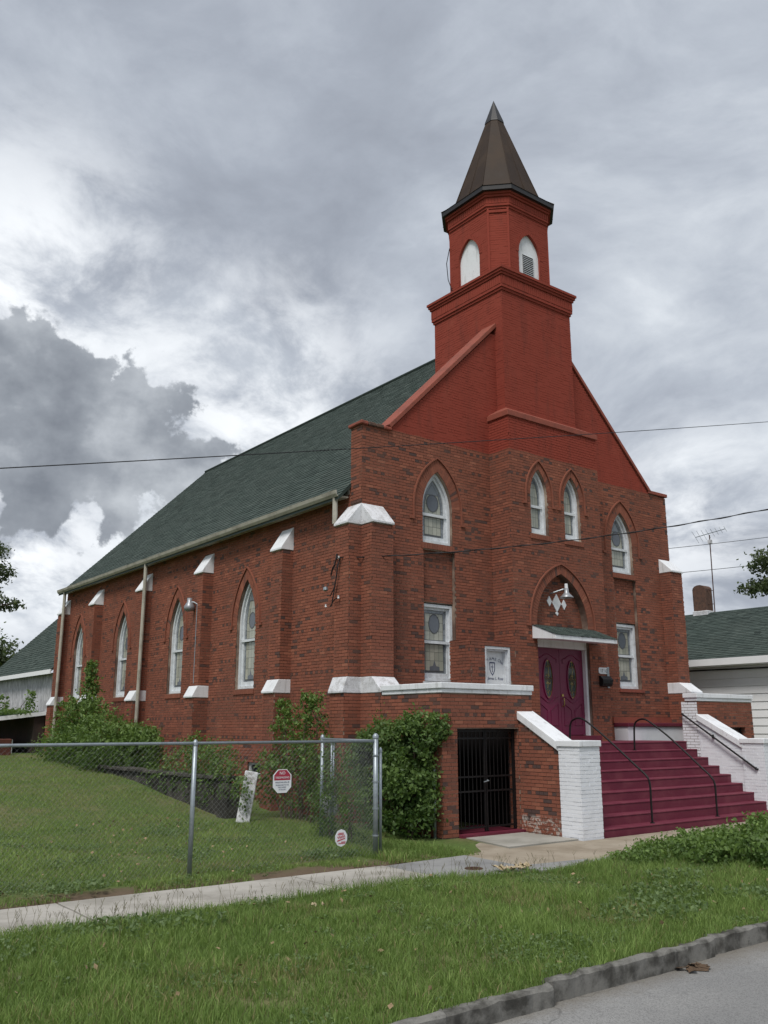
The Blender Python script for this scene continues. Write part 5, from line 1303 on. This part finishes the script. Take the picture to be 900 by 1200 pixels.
def shrub(name, label, loc, blobs, dens, size, m, seed, stems=6, cat='bush', zmin=None, twigs=0, group=None, aspect=.55):
    t = thing(name, label, cat, loc, group)
    C, N, Tn = blob_points(blobs, dens, seed)
    rnd = random.Random(seed)
    if twigs:                                            # leafy shoots that break the outline
        extra, en = [], []
        for _ in range(twigs):
            (c, r) = rnd.choice(blobs); a = rnd.uniform(0, 6.28); e = rnd.uniform(.1, 1.2); d = Vector((math.cos(a) * math.cos(e), math.sin(a) * math.cos(e), math.sin(e)))
            s = Vector(c) + Vector((d.x * r[0], d.y * r[1], d.z * r[2])) * .85; L = rnd.uniform(.2, .55) * max(r) * .6
            for q in range(int(10 + L * 25)):
                f = rnd.random(); p = s + (d + Vector((0, 0, .25 - .5 * f * f))) * L * f + Vector((rnd.gauss(0, .03), rnd.gauss(0, .03), rnd.gauss(0, .03))); extra.append(p); en.append(d)
        C = np.concatenate([C, np.array([tuple(p) for p in extra])]); N = np.concatenate([N, np.array([tuple(p) for p in en])]); Tn = np.concatenate([Tn, np.full(len(extra), .62)])
    if zmin is not None: k = C[:, 2] > zmin; C, N, Tn = C[k], N[k], Tn[k]
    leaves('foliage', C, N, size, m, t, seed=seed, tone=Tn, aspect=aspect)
    for i in range(stems):
        (c, r) = blobs[i % len(blobs)]; b = Vector((c[0] * .55 + rnd.uniform(-.1, .1), c[1] * .55 + rnd.uniform(-.1, .1), -.08)); e = Vector(c) + Vector((rnd.uniform(-.4, .4) * r[0], rnd.uniform(-.4, .4) * r[1], rnd.uniform(0, .6) * r[2]))
        mid = b.lerp(e, .5) + Vector((rnd.uniform(-.08, .08), rnd.uniform(-.08, .08), .05)); mb = MB(); mb.tube([b, mid, e], [.018, .013, .005], 5); mb.build('stem', M_bark, t)
    return t
shrub('ivy_mass', 'dense dark ivy climbing the porch wall behind the fence post', (-.45, -1.75, 0),
      [((0, 0, .7), (.52, .95, .75)), ((.10, .25, 1.55), (.50, .75, .62)), ((.12, -.50, 1.75), (.42, .45, .50)), ((-.05, .65, 1.25), (.50, .55, .6)), ((.05, -.55, .8), (.45, .45, .8)), ((.42, -.85, 1.95), (.22, .18, .28))],
      1300, .078, M_leafB, 41, 9, zmin=.02, twigs=150, cat='ivy')
shrub('wall_shrub', 'airy light green shrub growing against the nave corner behind the fence', (-.85, 1.0, .12),
      [((0, 0, .9), (.5, .8, .85)), ((.1, .55, 1.55), (.38, .5, .75)), ((.15, -.35, 1.85), (.25, .35, .7)), ((.1, -.1, 2.25), (.12, .2, .4)), ((.1, .9, 2.1), (.12, .2, .4)), ((-.2, .9, .75), (.4, .55, .6)), ((.1, -.75, .9), (.4, .4, .8))],
      330, .075, M_leafA, 42, 14, twigs=120)
shrub('fence_vine', 'sparse dark vine tangled through the side run of the chain link fence', (-2.1, -2.5, .05),
      [((.05, .2, .55), (.16, .9, .6)), ((.2, .7, 1.1), (.16, .55, .55)), ((-.1, -.5, .45), (.14, .5, .5)), ((.25, 1.0, .5), (.3, .5, .5))], 420, .055, M_leafB, 49, 5, zmin=.02, twigs=50, cat='vine')
shrub('creeper', 'trailing green creeper spilling over the low concrete wall', (-1.65, 4.2, .55),
      [((.1, 0, .62), (.35, .9, .5)), ((0, -1.2, .62), (.3, .7, .5)), ((.2, 1.4, .5), (.3, .9, .4)), ((-.2, -1.9, .3), (.22, .45, .45)), ((-.38, -2.85, .05), (.16, .22, .4)), ((.3, .8, .95), (.3, .7, .3)), ((-.12, -.4, .15), (.2, 1.2, .5)), ((-.12, 1.6, .2), (.2, 1.2, .4))], 330, .07, M_leafA, 43, 8, twigs=70, cat='creeper')
shrub('large_bush', 'large loose green bush with tall shoots against the side of the nave', (-1.3, 12.2, .75),
      [((0, 0, .75), (1.0, 2.2, .95)), ((-.2, -1.9, .55), (.9, 1.5, .75)), ((.1, 2.4, .5), (.9, 1.7, .75)), ((-.1, .9, 1.45), (.7, 1.1, .75)), ((.2, -2.9, .5), (.6, 1.2, .7)), ((.1, -3.6, .5), (.5, .9, .7)), ((.25, 1.2, 2.2), (.22, .35, .75)), ((.25, 1.25, 2.9), (.16, .22, .45))],
      420, .12, M_leafA, 44, 12, twigs=170, aspect=.4)
shrub('roof_creeper', 'thin creeper growing over the lean-to roof edge', (-1.2, 22.6, 2.42), [((0, 0, .12), (.8, 2.4, .14)), ((.6, -1.3, .55), (.2, .6, .4)), ((.6, 2.6, .4), (.2, .5, .45))], 130, .12, M_leafA, 46, 3, twigs=14, cat='creeper')
shrub('verge_bush', 'lush green bush at the end of the grass verge beside the steps', (1.55, -8.0, -.03),
      [((.1, -.1, .26), (.95, .75, .40)), ((.8, .0, .32), (.9, .75, .38)), ((-.5, .55, .18), (.7, .55, .26)), ((1.2, -.5, .38), (.8, .6, .42)), ((1.85, .3, .42), (.5, .6, .5)), ((1.2, -.6, .55), (.35, .35, .35))], 1100, .075, M_leafA, 47, 10, zmin=.0, twigs=110)
shrub('verge_ground_cover', 'low green weeds along the edge of the concrete before the steps', (.45, -6.9, -.03),
      [((0, 0, .10), (.6, .45, .22)), ((.7, .25, .12), (.7, .4, .22)), ((1.6, .3, .12), (.9, .45, .24)), ((2.6, .4, .12), (.9, .45, .24)), ((-.5, .1, .06), (.4, .35, .17)), ((.6, -.6, .12), (.6, .45, .22))], 1500, .055, M_leafA, 48, 0, zmin=.0, twigs=24, cat='weeds')
for j, (px, py, rr_, n) in enumerate(((-7.7, -6.55, .55, 300), (-7.0, -6.75, .4, 160), (-2.6, -9.1, .7, 420), (-1.6, -8.6, .7, 420), (-.9, -9.3, .5, 260), (-7.25, -4.2, .4, 220), (-3.2, -3.6, .5, 300), (-.6, -8.0, .5, 260))):
    rng = np.random.default_rng(80 + j); a = rng.uniform(0, 6.28, n); q = rr_ * np.sqrt(rng.random(n)); C = np.stack([q * np.cos(a), q * np.sin(a) * .7, .05 + .10 * rng.random(n) * (1 - .4 * q / rr_)], 1)
    lab = ['pale broad-leaved weed patch in the verge by the sidewalk', 'small weed tuft in the verge near the sidewalk joint', 'pale weed patch in the verge grass near the kerb', 'weed patch in the verge grass by the lush bush', 'pale weed tuft growing over the kerb edge', 'weed tuft at the foot of the fence by bare soil', 'weeds round the round sign at the fence foot', 'weed patch in the grass beside the low ground cover'][j]
    t = thing('weed_patch', lab, 'weeds', (px, py, ground_z(px, py))); leaves('foliage', C, np.tile([[0, 0, 1.2]], (n, 1)), .055, M_leafD, t, seed=j, aspect=.6)

def tree(name, label, loc, h, crown, trunk_r, seed, dens=110, size=.28, lean=(0, 0)):
    t = thing(name, label, 'tree', loc); rnd = random.Random(seed)
    top = Vector((lean[0], lean[1], h * .8)); mb = MB(); mb.tube([(0, 0, -.3), (lean[0] * .2, lean[1] * .2, h * .3), (lean[0] * .6, lean[1] * .6, h * .55), top], [trunk_r, trunk_r * .8, trunk_r * .5, trunk_r * .12], 8)
    for (c, r) in crown:
        s = top * rnd.uniform(.35, .75); e = Vector(c); mb.tube([s, s.lerp(e, .5) + Vector((0, 0, .3)), e + Vector((rnd.uniform(-.3, .3) * r[0], rnd.uniform(-.3, .3) * r[1], .2 * r[2]))], [trunk_r * .35, trunk_r * .2, trunk_r * .05], 5)
        for _ in range(4): d = Vector((rnd.gauss(0, 1), rnd.gauss(0, 1), rnd.gauss(0, .7))).normalized(); mb.tube([e, e + Vector((d.x * r[0], d.y * r[1], d.z * r[2])) * .9], [trunk_r * .1, .01], 4)
    mb.build('trunk', M_bark, t)
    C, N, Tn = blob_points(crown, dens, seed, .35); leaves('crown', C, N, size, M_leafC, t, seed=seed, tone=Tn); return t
tree('tree', 'dark leafy tree reaching in beside the annex roof', (-2.6, 32.6, .9), 11, [((3.1, -.3, 8.75), (.75, .8, .55)), ((3.5, -.5, 7.15), (.85, .8, .33)), ((2.4, -.3, 7.6), (.9, .8, .5)), ((0, 0, 9.8), (2.4, 2.2, 1.9)), ((-1.5, .5, 7.), (2.2, 2.2, 2.)), ((2.6, 0, 9.9), (.9, .9, .5))], .3, 61, 150, .17)
tree('tree', 'dark rounded tree standing behind the annex', (1.5, 49.0, .9), 9, [((2.2, -1, 5.2), (2.6, 2.4, 2.1)), ((-1, 0, 5.6), (3.4, 3., 2.6)), ((3.8, -1, 4.0), (1.9, 2., 1.6)), ((-5, 1, 6), (4., 3.5, 3.5)), ((-5, 1, 3), (4, 3, 2.5))], .35, 62, 110, .27)
tree('tree', 'dark leafy tree reaching in over the roof of the white house', (26.5, .6, 0), 12, [((-2.3, 3.4, 8.75), (.9, .9, .55)), ((-2.3, 3.7, 7.75), (.9, 1.1, .38)), ((-1.4, 2.4, 8.2), (1.2, 1.2, .9)), ((0, 0, 9.4), (2.6, 2.2, 2.2)), ((.3, -.8, 7.2), (2.2, 2.0, 1.6))], .3, 63, 170, .17)

# ------------------------------------------------------------------ grass
def grass(name, rects, dens, h, w, m, seed, dmax=None, skip=None):
    rng = np.random.default_rng(seed); P = []
    for (x0, x1, y0, y1, k) in rects:
        n = int((x1 - x0) * (y1 - y0) * dens * k); P.append(np.stack([rng.uniform(x0, x1, n), rng.uniform(y0, y1, n)], 1))
    P = np.concatenate(P); nv = np.array([.9 * noise.noise((a * .8, b * .8, 4)) + .7 * noise.noise((a * 2.9, b * 2.9, 7)) + .4 * noise.noise((a * 9, b * 9, 2)) for a, b in P])
    ok = nv > -.36 - .45 * rng.random(len(P))
    if skip: ok &= ~np.array([skip(a, b) for a, b in P])
    P, nv = P[ok], nv[ok]; n = len(P)
    Z = np.array([ground_z(a, b) for a, b in P])
    hh = h * rng.uniform(.45, 1.25, n) * (1 + .75 * np.clip(nv, -.6, .9)); ang = rng.uniform(0, 2 * np.pi, n); lean = rng.uniform(.1, .85, n) * hh; la = rng.uniform(0, 2 * np.pi, n)
    wv = np.stack([np.cos(ang), np.sin(ang), np.zeros(n)], 1) * (w * rng.uniform(.6, 1.3, n))[:, None] * .5
    base = np.stack([P[:, 0], P[:, 1], Z - .01], 1); ld = np.stack([np.cos(la), np.sin(la), np.zeros(n)], 1) * lean[:, None]
    mid = base + ld * .35 + np.array([0, 0, 1.]) * (hh * .6)[:, None]; tip = base + ld + np.array([0, 0, 1.]) * (hh * .95)[:, None]
    V = np.stack([base - wv, base + wv, mid + wv * .7, mid - wv * .7, tip], 1).reshape(-1, 3); i = np.arange(n)[:, None] * 5
    Fc = np.concatenate([i + np.array([[0, 1, 2]]), i + np.array([[0, 2, 3]]), i + np.array([[3, 2, 4]])], 1).reshape(-1, 3)
    tn = np.clip(rng.normal(.42, .2, n) + .34 * nv, 0, .9)
    dry = np.array([noise.noise((a * .45, b * .75, 21)) + .5 * noise.noise((a * 2.2, b * 2.2, 5)) for a, b in P]); tn[rng.random(n) < .03 + .75 * np.clip(dry - .22, 0, .8)] = 1.
    return stuff(np_mesh(name, V, Fc, np.repeat(tn, 3), m))
def no_grass(x, y):
    if y < kerb_y(x) + .055: return True
    if x > -.75 and y > -6.3: return True
    if -6.02 < y < -4.55 and x < -2.85: return True
    if -2.9 <= x <= -.7 and -6.3 < y < -4.55: return True
    return False
tag(grass('verge_grass', [(-11, -6, -10.5, -5.9, 1), (-6, 2.8, -10.3, -5.85, 1), (2.8, 9, -10.2, -5.85, .6)], 3300, .105, .0075, M_grass, 71, skip=no_grass), 'lush green grass of the verge between kerb and sidewalk')
def bare(x, y): return no_grass(x, y) or x > -.05 or (y < -3.7 and x < -2.7 and noise.noise((x * 1.2, y * 2, 9)) > (.0 if y < -4.2 else .12)) or (-1.9 < x and y > 2.2)
tag(grass('lawn_grass', [(-12, -2.4, -4.5, -1.5, 1), (-2.4, -.1, -4.55, 1.6, 1.1), (-13, -2.4, -1.5, 3, .7), (-15, -1.6, 3, 9, .42), (-18, -1.6, 9, 22, .2)], 2000, .062, .010, M_lawn, 72, skip=bare), 'mown green lawn behind the chain link fence')
tag(grass('grass_tufts', [(-2.7, -.9, -4.62, -3.2, 1)], 1600, .13, .009, M_grass, 73, skip=lambda x, y: y < -4.5 + max(0, (x + 2.6)) * .12 or x > -.95), 'longer bright grass tongue between fence corner and concrete')

def litter(name, rects, dens, size, m, seed, zlo, zhi, label, keep):
    rng = np.random.default_rng(seed); P = np.concatenate([np.stack([rng.uniform(a, b, int((b - a) * (d - c) * dens)), rng.uniform(c, d, int((b - a) * (d - c) * dens))], 1) for (a, b, c, d) in rects])
    nv = np.array([noise.noise((a * 1.1, b * 1.1, seed)) + .5 * noise.noise((a * 4, b * 4, seed)) for a, b in P]); ok = (nv > keep) & ~np.array([no_grass(a, b) for a, b in P]); P = P[ok]
    C = np.stack([P[:, 0], P[:, 1], np.array([ground_z(a, b) for a, b in P]) + rng.uniform(zlo, zhi, len(P))], 1)
    o = stuff(leaves(name, C, np.tile([[0, 0, 1.6]], (len(C), 1)), size, m, None, seed=seed, aspect=.75)); return tag(o, label)
litter('clover', [(-10, 2, -10.2, -5.9), (-11, -2.6, -4.5, 2)], 900, .028, M_leafD, 91, .03, .085, 'small clover leaves mixed through the grass', .22)
litter('fallen_leaves', [(-10, 2, -10.2, -5.9), (-11, -2.6, -4.5, 3)], 6, .05, M_dry, 92, .03, .09, 'scattered brown fallen leaves and straw in the grass', -.2)
def stalks(seed):
    """thin seed stalks of crabgrass along the pavement edges and in the verge"""
    rnd = random.Random(seed); mb = MB()
    for _ in range(420):
        if rnd.random() < .55: x, y = rnd.uniform(-10, -.8), -5.98 + rnd.gauss(-.05, .06)
        else: x, y = rnd.uniform(-10, 1), rnd.uniform(-9.8, -6.1)
        z = ground_z(x, y); h = rnd.uniform(.12, .30); d = Vector((rnd.gauss(0, .3), rnd.gauss(0, .3), 1)).normalized(); b = Vector((x, y, z)); t = b + d * h
        mb.tube([b, t], .0016, 3, False)
        for k in range(rnd.choice([2, 3, 3])): a = rnd.uniform(0, 6.28); mb.tube([t, t + Vector((math.cos(a) * .5, math.sin(a) * .5, .85)) * rnd.uniform(.04, .08)], .0015, 3, False)
    return tag(stuff(mb.build('seed_stalks', mat('stalk', col=(.13, .12, .06), rough=.9))), 'thin forked seed stalks standing above the verge grass')
stalks(93)

for o in bpy.data.objects:
    if o.type == 'MESH' and o.name.split('.')[0] in ('buttress_cap', 'wing_coping', 'cheek_coping', 'pillar_cap', 'ledge', 'coping', 'step', 'canopy', 'bench_slab'):
        md = o.modifiers.new('worn_edges', 'BEVEL'); md.width = .012; md.segments = 2; md.limit_method = 'ANGLE'
